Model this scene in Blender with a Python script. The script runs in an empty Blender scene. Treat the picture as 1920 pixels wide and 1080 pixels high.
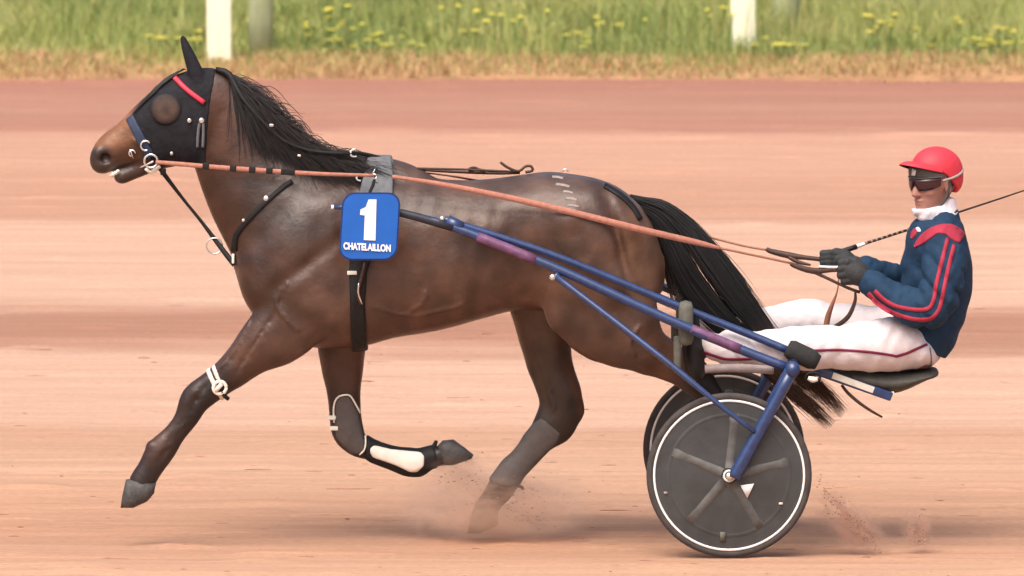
import bpy, bmesh, math, random
import numpy as np
from mathutils import Vector, Matrix
from mathutils.bvhtree import BVHTree

random.seed(7)
rng = np.random.default_rng(11)
SC = bpy.context.scene
COL = SC.collection
rad = math.radians

# ------------------------------------------------------------------ camera
CAM_D, CAM_H, AIM_Z, PXM = 45.0, 5.3, 1.165, 412.0
CAM = np.array((0.0, -CAM_D, CAM_H))
AIM = np.array((0.0, 0.0, AIM_Z))
FWD = (AIM - CAM) / np.linalg.norm(AIM - CAM)
RIGHT = np.array((1.0, 0.0, 0.0))
UPV = np.cross(RIGHT, FWD)
FPX = PXM * np.linalg.norm(AIM - CAM)
cam_data = bpy.data.cameras.new('camera')
cam = bpy.data.objects.new('camera', cam_data)
COL.objects.link(cam)
cam.location = CAM
cam.rotation_euler = Vector(FWD).to_track_quat('-Z', 'Y').to_euler()
cam_data.sensor_width = 36.0
cam_data.lens = FPX / 1920.0 * 36.0
cam_data.clip_start = 1.0
cam_data.clip_end = 4000.0
cam_data.dof.use_dof = True
cam_data.dof.focus_distance = 44.8
cam_data.dof.aperture_fstop = 6.5
SC.camera = cam

# ------------------------------------------------------------------ sky, sun, exposure
SUN_EL, SUN_AZ = rad(58), rad(205)      # azimuth clockwise from +Y
world = bpy.data.worlds.new('World')
SC.world = world
world.use_nodes = True
wn = world.node_tree
bg = wn.nodes['Background']
sky = wn.nodes.new('ShaderNodeTexSky')
sky.sky_type = 'NISHITA'
sky.sun_disc = False
sky.sun_elevation = SUN_EL
sky.sun_rotation = SUN_AZ
sky.air_density = 0.7
sky.dust_density = 7.0
sky.ozone_density = 0.5
wn.links.new(sky.outputs[0], bg.inputs[0])
bg.inputs[1].default_value = 0.15
sd = bpy.data.lights.new('sun', 'SUN')
sd.energy = 1.4
sd.angle = rad(50)
sd.color = (1.0, 0.94, 0.86)
sun = bpy.data.objects.new('sun', sd)
COL.objects.link(sun)
sdir = Vector((math.sin(SUN_AZ) * math.cos(SUN_EL), math.cos(SUN_AZ) * math.cos(SUN_EL), math.sin(SUN_EL)))
sun.rotation_euler = sdir.to_track_quat('Z', 'Y').to_euler()
sun.location = sdir * 60
SC.view_settings.view_transform = 'Standard'
SC.view_settings.look = 'None'
SC.view_settings.gamma = 1.0
SC.view_settings.use_curve_mapping = False
SC.view_settings.exposure = 0.63
SC.cycles.volume_bounces = 3

# ------------------------------------------------------------------ helpers: points
def U(px, py, Y=0.0):
    """world point seen at photo pixel (px, py) at depth Y"""
    d = FWD + RIGHT * ((px - 960.0) / FPX) + UPV * ((540.0 - py) / FPX)
    t = (Y - CAM[1]) / d[1]
    return CAM + d * t

def ground_at(px, py):
    d = FWD + RIGHT * ((px - 960.0) / FPX) + UPV * ((540.0 - py) / FPX)
    return CAM + d * (-CAM[2] / d[2])

M = 1.0 / PXM

def catmull(pts, n=4):
    """pts (k,c) -> smooth resampled"""
    p = np.asarray(pts, float)
    if len(p) < 3 or n <= 1:
        return p
    q = np.vstack([2 * p[0] - p[1], p, 2 * p[-1] - p[-2]])
    out = []
    for i in range(1, len(q) - 2):
        a, b, c, d = q[i - 1], q[i], q[i + 1], q[i + 2]
        for j in range(n):
            t = j / n
            out.append(0.5 * ((2 * b) + (-a + c) * t + (2 * a - 5 * b + 4 * c - d) * t * t + (-a + 3 * b - 3 * c + d) * t ** 3))
    out.append(p[-1])
    return np.array(out)

# ------------------------------------------------------------------ helpers: materials
def new_mat(name):
    m = bpy.data.materials.new(name)
    m.use_nodes = True
    nt = m.node_tree
    b = nt.nodes['Principled BSDF']
    return m, nt, b

def nd(nt, t, **kw):
    n = nt.nodes.new(t)
    for k, v in kw.items():
        if hasattr(n, k):
            setattr(n, k, v)
        else:
            n.inputs[k].default_value = v
    return n

def simple(name, col, rough=0.6, spec=0.4, metal=0.0, var=0.25, scale=30.0, bump=0.0, bscale=120.0, sheen=0.0, attr=False, coat=0.0, stretch=(1, 1, 1)):
    m, nt, b = new_mat(name)
    tc = nd(nt, 'ShaderNodeTexCoord')
    mp = nd(nt, 'ShaderNodeMapping')
    mp.inputs['Scale'].default_value = stretch
    nt.links.new(tc.outputs['Object'], mp.inputs[0])
    no = nd(nt, 'ShaderNodeTexNoise', Scale=scale, Detail=6.0, Roughness=0.6)
    nt.links.new(mp.outputs[0], no.inputs['Vector'])
    mr = nd(nt, 'ShaderNodeMapRange')
    mr.inputs['From Min'].default_value = 0.25
    mr.inputs['From Max'].default_value = 0.75
    mr.inputs['To Min'].default_value = 1 - var
    mr.inputs['To Max'].default_value = 1 + var
    nt.links.new(no.outputs[0], mr.inputs[0])
    mx = nd(nt, 'ShaderNodeMix', data_type='RGBA', blend_type='MULTIPLY')
    mx.inputs[0].default_value = 1.0
    if attr:
        at = nd(nt, 'ShaderNodeAttribute', attribute_name='col')
        nt.links.new(at.outputs['Color'], mx.inputs[6])
    else:
        mx.inputs[6].default_value = (*col, 1)
    nt.links.new(mr.outputs[0], mx.inputs[7])
    nt.links.new(mx.outputs[2], b.inputs['Base Color'])
    b.inputs['Roughness'].default_value = rough
    b.inputs['Specular IOR Level'].default_value = spec
    b.inputs['Metallic'].default_value = metal
    b.inputs['Sheen Weight'].default_value = sheen
    b.inputs['Coat Weight'].default_value = coat
    if bump > 0:
        n2 = nd(nt, 'ShaderNodeTexNoise', Scale=bscale, Detail=4.0, Roughness=0.6)
        nt.links.new(mp.outputs[0], n2.inputs['Vector'])
        bp = nd(nt, 'ShaderNodeBump', Strength=bump, Distance=0.01)
        nt.links.new(n2.outputs[0], bp.inputs['Height'])
        nt.links.new(bp.outputs[0], b.inputs['Normal'])
    return m

MAT = {}
MAT['coat'] = simple('horse_coat', (0, 0, 0), rough=0.40, spec=0.42, var=0.38, scale=7.0, bump=0.35, bscale=24.0, attr=True)
MAT['hair'] = simple('black_horse_hair', (0, 0, 0), rough=0.55, spec=0.4, var=0.3, scale=60, attr=True)
MAT['hoof'] = simple('hoof_horn', (0.055, 0.052, 0.050), rough=0.6, var=0.55, scale=28, bump=0.5, bscale=40)
MAT['hood'] = simple('black_hood_cloth', (0.012, 0.012, 0.016), rough=0.8, spec=0.25, var=0.5, scale=18, bump=0.7, bscale=22)
MAT['eyecup'] = simple('brown_mesh_eyecup', (0, 0, 0), rough=0.65, var=0.35, scale=30, attr=True, bump=0.3, bscale=300)
MAT['blackleather'] = simple('black_leather', (0.008, 0.008, 0.009), rough=0.6, spec=0.3, var=0.4, scale=60, bump=0.15, bscale=200)
MAT['greypad'] = simple('grey_saddle_pad', (0.12, 0.125, 0.135), rough=0.75, var=0.2, scale=40, bump=0.3, bscale=150)
MAT['red'] = simple('red_browband', (0.48, 0.03, 0.06), rough=0.5, var=0.15)
MAT['bluestrap'] = simple('blue_noseband', (0.020, 0.034, 0.072), rough=0.55, var=0.2)
MAT['orange'] = simple('orange_rein_webbing', (0.38, 0.165, 0.12), rough=0.9, var=0.18, scale=50, bump=0.3, bscale=250)
MAT['cord'] = simple('tan_rein_cord', (0.30, 0.13, 0.085), rough=0.8, var=0.2)
MAT['brownleather'] = simple('brown_leather', (0.055, 0.026, 0.017), rough=0.5, var=0.35, scale=50, bump=0.2, bscale=200)
MAT['steel'] = simple('bright_steel', (0.75, 0.74, 0.72), rough=0.25, metal=0.9, var=0.1)
MAT['cream'] = simple('cream_plastic', (0.72, 0.69, 0.60), rough=0.5, var=0.1)
MAT['white'] = simple('white_plastic', (0.78, 0.77, 0.76), rough=0.45, var=0.06)
MAT['plateblue'] = simple('number_plate_blue', (0.010, 0.105, 0.44), rough=0.4, var=0.08, scale=12)
MAT['plateedge'] = simple('number_plate_edge', (0.008, 0.03, 0.14), rough=0.5, var=0.1)
MAT['bootgrey'] = simple('grey_brown_boot', (0.075, 0.062, 0.058), rough=0.6, var=0.2, scale=30, bump=0.15)
MAT['bootwhite'] = simple('white_boot_shell', (0.74, 0.66, 0.58), rough=0.5, var=0.15, scale=18)
MAT['sulkyblue'] = simple('sulky_blue_paint', (0.014, 0.036, 0.118), rough=0.36, spec=0.5, var=0.38, scale=34, coat=0.4)
MAT['sulkydark'] = simple('sulky_dark_sleeve', (0.02, 0.022, 0.035), rough=0.5, var=0.2)
MAT['pink'] = simple('faded_pink_decal', (0.13, 0.055, 0.125), rough=0.5, var=0.5, scale=22)
MAT['tyre'] = simple('dusty_tyre_rubber', (0.055, 0.047, 0.044), rough=0.85, var=0.3, scale=25, bump=0.2)
MAT['disc'] = simple('dusty_grey_wheel_disc', (0.043, 0.045, 0.046), rough=0.45, spec=0.45, var=0.32, scale=8, bump=0.12, bscale=18)
MAT['rib'] = simple('dusty_spoke_rib', (0.085, 0.083, 0.080), rough=0.6, var=0.35, scale=20)
MAT['foam'] = simple('black_foam', (0.022, 0.022, 0.022), rough=0.9, var=0.25, scale=60, bump=0.3)
MAT['olive'] = simple('olive_rubber', (0.105, 0.105, 0.085), rough=0.75, var=0.2, scale=40)
MAT['seat'] = simple('grey_olive_seat', (0.055, 0.054, 0.046), rough=0.6, var=0.35, scale=14, bump=0.2)
MAT['greybar'] = simple('dusty_grey_bar', (0.33, 0.27, 0.26), rough=0.6, var=0.2)
MAT['jacket'] = simple('blue_silks', (0.013, 0.037, 0.076), rough=0.8, spec=0.2, var=0.18, scale=14, bump=0.6, bscale=18)
MAT['jacketred'] = simple('red_silks', (0.33, 0.026, 0.052), rough=0.75, spec=0.3, var=0.12, scale=20)
MAT['maroon'] = simple('maroon_piping', (0.16, 0.010, 0.045), rough=0.6, var=0.15)
MAT['trouser'] = simple('white_trousers', (0.64, 0.585, 0.60), rough=0.8, spec=0.2, var=0.08, scale=14, bump=0.5, bscale=22, attr=False)
MAT['glove'] = simple('dark_glove', (0.028, 0.030, 0.032), rough=0.75, var=0.3, scale=40, bump=0.3, bscale=90)
MAT['helmet'] = simple('red_helmet', (0.60, 0.038, 0.058), rough=0.55, spec=0.35, var=0.08)
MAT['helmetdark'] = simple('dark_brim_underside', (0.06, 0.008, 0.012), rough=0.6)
MAT['goggleband'] = simple('grey_goggle_band', (0.075, 0.070, 0.066), rough=0.5, var=0.2)
MAT['lens'] = simple('dark_red_lens', (0.03, 0.006, 0.010), rough=0.12, spec=0.7, var=0.1)
MAT['skin'] = simple('face_skin', (0, 0, 0), rough=0.5, spec=0.4, var=0.10, scale=30, attr=True)
MAT['gaiter'] = simple('white_neck_gaiter', (0.76, 0.73, 0.76), rough=0.8, var=0.06, bump=0.4, bscale=40)
MAT['boot'] = simple('black_riding_boot', (0.013, 0.013, 0.014), rough=0.5, var=0.3)
MAT['whipdark'] = simple('whip_black', (0.012, 0.010, 0.010), rough=0.5, var=0.3)
MAT['whiptan'] = simple('whip_braid_tan', (0.36, 0.20, 0.14), rough=0.7, var=0.2)

# ------------------------------------------------------------------ helpers: objects
def obj(name, verts, faces, mat, parent=None, smooth=True, cols=None):
    me = bpy.data.meshes.new(name)
    if isinstance(verts, np.ndarray) and isinstance(faces, np.ndarray):
        nv, nf, k = len(verts), len(faces), faces.shape[1]
        me.vertices.add(nv)
        me.vertices.foreach_set('co', np.ascontiguousarray(verts, dtype=np.float32).ravel())
        me.loops.add(nf * k)
        me.loops.foreach_set('vertex_index', np.ascontiguousarray(faces, dtype=np.int32).ravel())
        me.polygons.add(nf)
        me.polygons.foreach_set('loop_start', np.arange(0, nf * k, k, dtype=np.int32))
        me.update(calc_edges=True)
    else:
        me.from_pydata([tuple(v) for v in verts], [], [tuple(f) for f in faces])
        me.update()
    if smooth:
        me.polygons.foreach_set('use_smooth', np.ones(len(me.polygons), dtype=bool))
    if cols is not None:
        a = me.attributes.new('col', 'FLOAT_COLOR', 'POINT')
        c = np.ones((len(verts), 4), np.float32)
        c[:, :3] = cols
        a.data.foreach_set('color', c.ravel())
    for m in (mat if isinstance(mat, (list, tuple)) else [mat]):
        me.materials.append(m)
    o = bpy.data.objects.new(name, me)
    COL.objects.link(o)
    if parent is not None:
        o.parent = parent
        o.matrix_parent_inverse = Matrix.Translation(-Vector(parent.location)) if parent.type == 'EMPTY' else Matrix.Identity(4)
    return o

def sub(o, parent):
    o.parent = parent
    return o

def thing(name, label, cat, loc=(0, 0, 0), group=None):
    o = bpy.data.objects.new(name, None)
    o.empty_display_size = 0.1
    COL.objects.link(o)
    o.location = Vector(loc)
    o['label'] = label
    o['category'] = cat
    if group:
        o['group'] = group
    return o

def tag(o, label, cat, group=None):
    o['label'] = label
    o['category'] = cat
    if group:
        o['group'] = group
    return o

def kind(o, k):
    o['kind'] = k
    return o

def frame(t):
    t = t / (np.linalg.norm(t) + 1e-9)
    a = np.array((0, 0, 1.0)) if abs(t[2]) < 0.9 else np.array((1.0, 0, 0))
    u = np.cross(t, a); u /= np.linalg.norm(u)
    v = np.cross(u, t)
    return t, u, v

def tube_data(pts, r, sides=10, sm=3):
    p = np.asarray(pts, float)
    r = np.broadcast_to(np.asarray(r, float), (len(p),)).reshape(-1, 1)
    q = catmull(np.hstack([p, r]), sm) if sm > 1 and len(p) > 2 else np.hstack([p, r])
    P, R = q[:, :3], np.maximum(q[:, 3], 1e-4)
    n = len(P)
    T = np.gradient(P, axis=0) if n > 2 else np.repeat([P[-1] - P[0]], n, 0)
    _, u, v = frame(T[0])
    vs, fs = [], []
    for i in range(n):
        t = T[i] / (np.linalg.norm(T[i]) + 1e-9)
        u = u - t * np.dot(u, t); u /= np.linalg.norm(u) + 1e-9
        v = np.cross(t, u)
        for k in range(sides):
            a = 2 * math.pi * k / sides
            vs.append(P[i] + R[i] * (math.cos(a) * u + math.sin(a) * v))
    for i in range(n - 1):
        for k in range(sides):
            k2 = (k + 1) % sides
            fs.append((i * sides + k, i * sides + k2, (i + 1) * sides + k2, (i + 1) * sides + k))
    fs.append(tuple(range(sides))[::-1])
    fs.append(tuple((n - 1) * sides + k for k in range(sides)))
    return vs, fs

def tube(name, pts, r, mat, parent=None, sides=10, sm=3):
    vs, fs = tube_data(pts, r, sides, sm)
    return obj(name, vs, fs, mat, parent)

def join_data(parts):
    V, F = [], []
    for vs, fs in parts:
        o = len(V)
        V.extend(vs)
        F.extend(tuple(i + o for i in f) for f in fs)
    return V, F

def ribbon_data(pts, normals, width, thick):
    """flat strap along pts, wide direction = tangent x normal"""
    P = np.asarray(pts, float)
    N = np.asarray(normals, float)
    if N.ndim == 1:
        N = np.repeat(N[None], len(P), 0)
    Wd = np.broadcast_to(np.asarray(width, float), (len(P),))
    T = np.gradient(P, axis=0)
    vs, fs = [], []
    for i in range(len(P)):
        t = T[i] / (np.linalg.norm(T[i]) + 1e-9)
        n = N[i] - t * np.dot(N[i], t); n /= np.linalg.norm(n) + 1e-9
        s = np.cross(t, n)
        h = Wd[i] / 2
        for a, b in ((-1, 0), (1, 0), (1, 1), (-1, 1)):
            vs.append(P[i] + s * h * a + n * thick * b)
    k = len(P)
    for i in range(k - 1):
        for j in range(4):
            j2 = (j + 1) % 4
            fs.append((i * 4 + j, (i + 1) * 4 + j, (i + 1) * 4 + j2, i * 4 + j2))
    fs.append((0, 1, 2, 3)); fs.append(tuple((k - 1) * 4 + j for j in (3, 2, 1, 0)))
    return vs, fs

def ring_data(c, r, rr, ax=(0, 1, 0), n=20, m=6, arc=(0, 2 * math.pi), sx=1.0):
    _, u, v = frame(np.array(ax, float))
    pts = [np.asarray(c) + r * (sx * math.cos(a) * u + math.sin(a) * v) for a in np.linspace(arc[0], arc[1], n)]
    return tube_data(pts, rr, m, 1)

def box_data(c, s, ax=None, bev=0.0):
    c = np.asarray(c, float)
    A = np.eye(3) if ax is None else np.asarray(ax, float)
    bm = bmesh.new()
    bmesh.ops.create_cube(bm, size=1.0)
    for v in bm.verts:
        v.co = Vector((v.co.x * s[0], v.co.y * s[1], v.co.z * s[2]))
    if bev > 0:
        bmesh.ops.bevel(bm, geom=list(bm.edges), offset=bev, segments=2, affect='EDGES', profile=0.6)
    bm.verts.index_update()
    vs = [c + A.T @ np.array(v.co) for v in bm.verts]
    fs = [tuple(v.index for v in f.verts) for f in bm.faces]
    bm.free()
    return vs, fs

def axes_along(d, n=(0, -1, 0)):
    d = np.asarray(d, float); d /= np.linalg.norm(d)
    n = np.asarray(n, float); n = n - d * np.dot(n, d); n /= np.linalg.norm(n)
    return np.array([d, n, np.cross(d, n)])

def lathe_y(prof, n=48, c=(0, 0, 0)):
    """profile (r, y) revolved about the Y axis"""
    vs, fs = [], []
    k = len(prof)
    for i in range(n):
        a = 2 * math.pi * i / n
        for r, y in prof:
            vs.append(np.array((c[0] + r * math.cos(a), c[1] + y, c[2] + r * math.sin(a))))
    for i in range(n):
        i2 = (i + 1) % n
        for j in range(k - 1):
            fs.append((i * k + j, i * k + j + 1, i2 * k + j + 1, i2 * k + j))
    return vs, fs

def extrude_poly(poly3d, n, d):
    """planar polygon (3D points) thickened by d along n"""
    n = np.asarray(n, float); n /= np.linalg.norm(n)
    k = len(poly3d)
    vs = [np.asarray(p) for p in poly3d] + [np.asarray(p) + n * d for p in poly3d]
    fs = [tuple(range(k)), tuple(range(2 * k - 1, k - 1, -1))]
    for i in range(k):
        j = (i + 1) % k
        fs.append((i, i + k, j + k, j))
    return vs, fs

# ------------------------------------------------------------------ signed distance fields
class Field:
    def __init__(s, lo, hi, vox):
        s.lo = np.asarray(lo, float)
        s.vox = vox
        s.n = np.ceil((np.asarray(hi, float) - s.lo) / vox).astype(int) + 1
        s.f = np.full(tuple(s.n), 0.5, np.float32)

    def box(s, lo, hi):
        i0 = np.clip(np.floor((np.asarray(lo) - s.lo) / s.vox).astype(int), 0, s.n)
        i1 = np.clip(np.ceil((np.asarray(hi) - s.lo) / s.vox).astype(int) + 1, 0, s.n)
        sl = tuple(slice(a, b) for a, b in zip(i0, i1))
        ax = [(s.lo[k] + s.vox * np.arange(i0[k], i1[k])).astype(np.float32) for k in range(3)]
        return sl, ax[0][:, None, None], ax[1][None, :, None], ax[2][None, None, :]

    def mix(s, sl, d, k):
        a = s.f[sl]
        if a.size == 0:
            return
        h = np.clip(0.5 + 0.5 * (a - d) / k, 0, 1)
        s.f[sl] = a * (1 - h) + d * h - k * h * (1 - h)

    def cut(s, sl, d, k):
        a = s.f[sl]
        if a.size == 0:
            return
        d = -d
        h = np.clip(0.5 - 0.5 * (a - d) / k, 0, 1)
        s.f[sl] = a * (1 - h) + d * h + k * h * (1 - h)

    def chain(s, st, k=0.03, off=0.0, sm=3):
        """st rows: x,y,z,a(in-plane),b(lateral)"""
        st = catmull(np.asarray(st, float), sm)
        st[:, 3:] = np.maximum(st[:, 3:] + off, 0.003)
        for i in range(len(st) - 1):
            A, B = st[i], st[i + 1]
            m = max(A[3], B[3], A[4], B[4]) + k + 2 * s.vox
            lo, hi = np.minimum(A[:3], B[:3]) - m, np.maximum(A[:3], B[:3]) + m
            sl, X, Y, Z = s.box(lo, hi)
            if s.f[sl].size == 0:
                continue
            dx, dz = B[0] - A[0], B[2] - A[2]
            L = dx * dx + dz * dz + 1e-9
            t = np.clip(((X - A[0]) * dx + (Z - A[2]) * dz) / L, 0, 1)
            din2 = (X - A[0] - t * dx) ** 2 + (Z - A[2] - t * dz) ** 2
            a = A[3] + t * (B[3] - A[3]); b = A[4] + t * (B[4] - A[4])
            dy = Y - (A[1] + t * (B[1] - A[1]))
            q = np.sqrt(din2 / (a * a) + dy * dy / (b * b))
            d = ((q - 1) * np.minimum(a, b)).astype(np.float32)
            s.mix(sl, d, k if i == 0 or True else 0.004)

    def capsule(s, pts, k=0.006, off=0.0):
        """true 3D round cones; rows x,y,z,r"""
        st = np.asarray(pts, float)
        for i in range(len(st) - 1):
            A, B = st[i], st[i + 1]
            m = max(A[3], B[3]) + off + k + 2 * s.vox
            sl, X, Y, Z = s.box(np.minimum(A[:3], B[:3]) - m, np.maximum(A[:3], B[:3]) + m)
            if s.f[sl].size == 0:
                continue
            D = B[:3] - A[:3]
            L = D @ D + 1e-9
            t = np.clip(((X - A[0]) * D[0] + (Y - A[1]) * D[1] + (Z - A[2]) * D[2]) / L, 0, 1)
            d = np.sqrt((X - A[0] - t * D[0]) ** 2 + (Y - A[1] - t * D[1]) ** 2 + (Z - A[2] - t * D[2]) ** 2) - (A[3] + t * (B[3] - A[3])) - off
            s.mix(sl, d.astype(np.float32), k)

    def ell(s, c, r, R=None, k=0.03, off=0.0, sub_=False):
        c = np.asarray(c, float); r = np.asarray(r, float) + off
        m = r.max() + k + 2 * s.vox
        sl, X, Y, Z = s.box(c - m, c + m)
        if s.f[sl].size == 0:
            return
        R = np.eye(3) if R is None else np.asarray(R, float)   # rows = local axes
        x, y, z = X - c[0], Y - c[1], Z - c[2]
        q = 0
        for i in range(3):
            q = q + ((x * R[i, 0] + y * R[i, 1] + z * R[i, 2]) / r[i]) ** 2
        q = np.sqrt(q)
        d = ((q - 1) * r.min()).astype(np.float32)
        (s.cut if sub_ else s.mix)(sl, d, k)

    def loft_x(s, st, k=0.03, n=2.2):
        """rows: x, ztop, zbot, halfwidth, widest fraction"""
        st = catmull(np.asarray(st, float), 6)
        st = st[np.argsort(st[:, 0])]
        lo = (st[:, 0].min() - .05, -st[:, 3].max() - .08, st[:, 2].min() - .08)
        hi = (st[:, 0].max() + .05, st[:, 3].max() + .08, st[:, 1].max() + .08)
        sl, X, Y, Z = s.box(lo, hi)
        g = lambda j: np.interp(X.ravel(), st[:, 0], st[:, j]).astype(np.float32)[:, None, None]
        zt, zb, w, wf = g(1), g(2), g(3), g(4)
        zc = zb + (zt - zb) * wf
        hh = np.where(Z > zc, zt - zc, zc - zb)
        q = ((np.abs(Z - zc) / hh) ** n + (np.abs(Y) / w) ** n) ** (1 / n)
        d = (q - 1) * np.minimum(np.minimum(zt - zb, 2 * w) / 2, 0.25)
        ex = np.maximum(st[0, 0] - X, X - st[-1, 0])
        d = np.maximum(d, ex)
        s.mix(sl, d.astype(np.float32), k)

    def sample(s, P):
        i = np.clip(((np.asarray(P) - s.lo) / s.vox).round().astype(int), 1, s.n - 2)
        f = s.f
        x, y, z = i[..., 0], i[..., 1], i[..., 2]
        g = np.stack([f[x + 1, y, z] - f[x - 1, y, z], f[x, y + 1, z] - f[x, y - 1, z], f[x, y, z + 1] - f[x, y, z - 1]], -1)
        g = g / (np.linalg.norm(g, axis=-1, keepdims=True) + 1e-6)
        return f[x, y, z], g

def surface_nets(f, lo, vox, smooth=4):
    S = f < 0
    nx, ny, nz = f.shape
    cnt = np.zeros((nx - 1, ny - 1, nz - 1), np.uint8)
    for dx in (0, 1):
        for dy in (0, 1):
            for dz in (0, 1):
                cnt += S[dx:nx - 1 + dx, dy:ny - 1 + dy, dz:nz - 1 + dz]
    act = (cnt > 0) & (cnt < 8)
    I = np.argwhere(act)
    ids = np.full(act.shape, -1, np.int32)
    ids[act] = np.arange(len(I))
    corners = [(a, b, c) for a in (0, 1) for b in (0, 1) for c in (0, 1)]
    vals = np.stack([f[I[:, 0] + a, I[:, 1] + b, I[:, 2] + c] for a, b, c in corners], 1).astype(np.float64)
    acc = np.zeros((len(I), 3)); w = np.zeros((len(I), 1))
    for i in range(8):
        for j in range(i + 1, 8):
            ca, cb = np.array(corners[i]), np.array(corners[j])
            if np.abs(ca - cb).sum() != 1:
                continue
            va, vb = vals[:, i], vals[:, j]
            m = (va < 0) != (vb < 0)
            t = np.where(m, va / np.where(m, va - vb, 1), 0)[:, None]
            acc += np.where(m[:, None], ca + t * (cb - ca), 0)
            w += m[:, None]
    V = (I + acc / np.maximum(w, 1)) * vox + np.asarray(lo)
    Q = []
    for ax in range(3):
        a1, a2 = (ax + 1) % 3, (ax + 2) % 3
        sl0 = [slice(None)] * 3; sl1 = [slice(None)] * 3
        sl0[ax] = slice(0, -1); sl1[ax] = slice(1, None)
        s0, s1 = S[tuple(sl0)], S[tuple(sl1)]
        E = np.argwhere(s0 != s1)
        ok = (E[:, a1] > 0) & (E[:, a2] > 0) & (E[:, a1] < f.shape[a1] - 1) & (E[:, a2] < f.shape[a2] - 1)
        E = E[ok]
        flip = ~s0[E[:, 0], E[:, 1], E[:, 2]]
        quad = []
        for d1, d2 in ((-1, -1), (0, -1), (0, 0), (-1, 0)):
            c = E.copy(); c[:, a1] += d1; c[:, a2] += d2
            quad.append(ids[c[:, 0], c[:, 1], c[:, 2]])
        q = np.stack(quad, 1)
        q[flip] = q[flip][:, ::-1]
        Q.append(q)
    Q = np.concatenate(Q).astype(np.int32)
    Q = Q[(Q >= 0).all(1)]
    if smooth:
        e = np.concatenate([Q[:, [0, 1]], Q[:, [1, 2]], Q[:, [2, 3]], Q[:, [3, 0]]])
        a = np.concatenate([e[:, 0], e[:, 1]]); b = np.concatenate([e[:, 1], e[:, 0]])
        deg = np.maximum(np.bincount(a, minlength=len(V)), 1)[:, None]
        for it in range(smooth):
            lam = 0.5 if it % 2 == 0 else -0.35
            av = np.stack([np.bincount(a, weights=V[b, j], minlength=len(V)) for j in range(3)], 1) / deg
            V = V + lam * (av - V)
    return V, Q

def poly2d(X, Z, poly):
    """signed distance to polygon in XZ (inside negative)"""
    P = np.asarray(poly, float)
    d = np.full(np.broadcast(X, Z).shape, 1e9)
    ins = np.zeros(d.shape, bool)
    for i in range(len(P)):
        a, b = P[i], P[(i + 1) % len(P)]
        ex, ez = b - a
        t = np.clip(((X - a[0]) * ex + (Z - a[1]) * ez) / (ex * ex + ez * ez + 1e-12), 0, 1)
        d = np.minimum(d, (X - a[0] - t * ex) ** 2 + (Z - a[1] - t * ez) ** 2)
        c = ((a[1] > Z) != (b[1] > Z)) & (X < (b[0] - a[0]) * (Z - a[1]) / (b[1] - a[1] + 1e-12) + a[0])
        ins ^= c
    d = np.sqrt(d)
    return np.where(ins, -d, d)

def shell(F, off, poly_px, Y, yr=(-9, 9), name='shell', mat=None, parent=None, smooth=4, cols=None):
    """closed garment / strap: body field grown by off, kept inside a region drawn at depth Y"""
    P = np.array([U(x, y, Y) for x, y in poly_px])
    yl = max(yr[0], F.lo[1]); yh = min(yr[1], F.lo[1] + F.vox * (F.n[1] - 1))
    lo = (P[:, 0].min() - .03, yl - .02, P[:, 2].min() - .03)
    hi = (P[:, 0].max() + .03, yh + .02, P[:, 2].max() + .03)
    sl, X, Yg, Z = F.box(lo, hi)
    f = F.f[sl].astype(np.float32) - off
    reg = poly2d(X[:, :, 0], Z[:, 0, :], P[:, [0, 2]])[:, None, :].astype(np.float32)
    g = np.maximum(f, reg)
    g = np.maximum(g, np.maximum(yr[0] - Yg, Yg - yr[1]))
    g = np.pad(g, 1, constant_values=0.5)
    V, Q = surface_nets(g, F.lo + F.vox * (np.array([s.start for s in sl]) - 1), F.vox, smooth)
    return obj(name, V, Q, mat, parent, cols=cols)

def mesh_of(F, smooth=6):
    return surface_nets(F.f, F.lo, F.vox, smooth)

def bvh_of(V, Q):
    return BVHTree.FromPolygons([tuple(v) for v in V], [tuple(int(i) for i in q) for q in Q])

def hit(bvh, px, py):
    d = FWD + RIGHT * ((px - 960.0) / FPX) + UPV * ((540.0 - py) / FPX)
    d = Vector(d).normalized()
    h = bvh.ray_cast(Vector(CAM), d)
    if h[0] is None:
        return None, None
    n = h[1] if h[1].dot(d) < 0 else -h[1]
    return np.array(h[0]), np.array(n)

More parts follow.
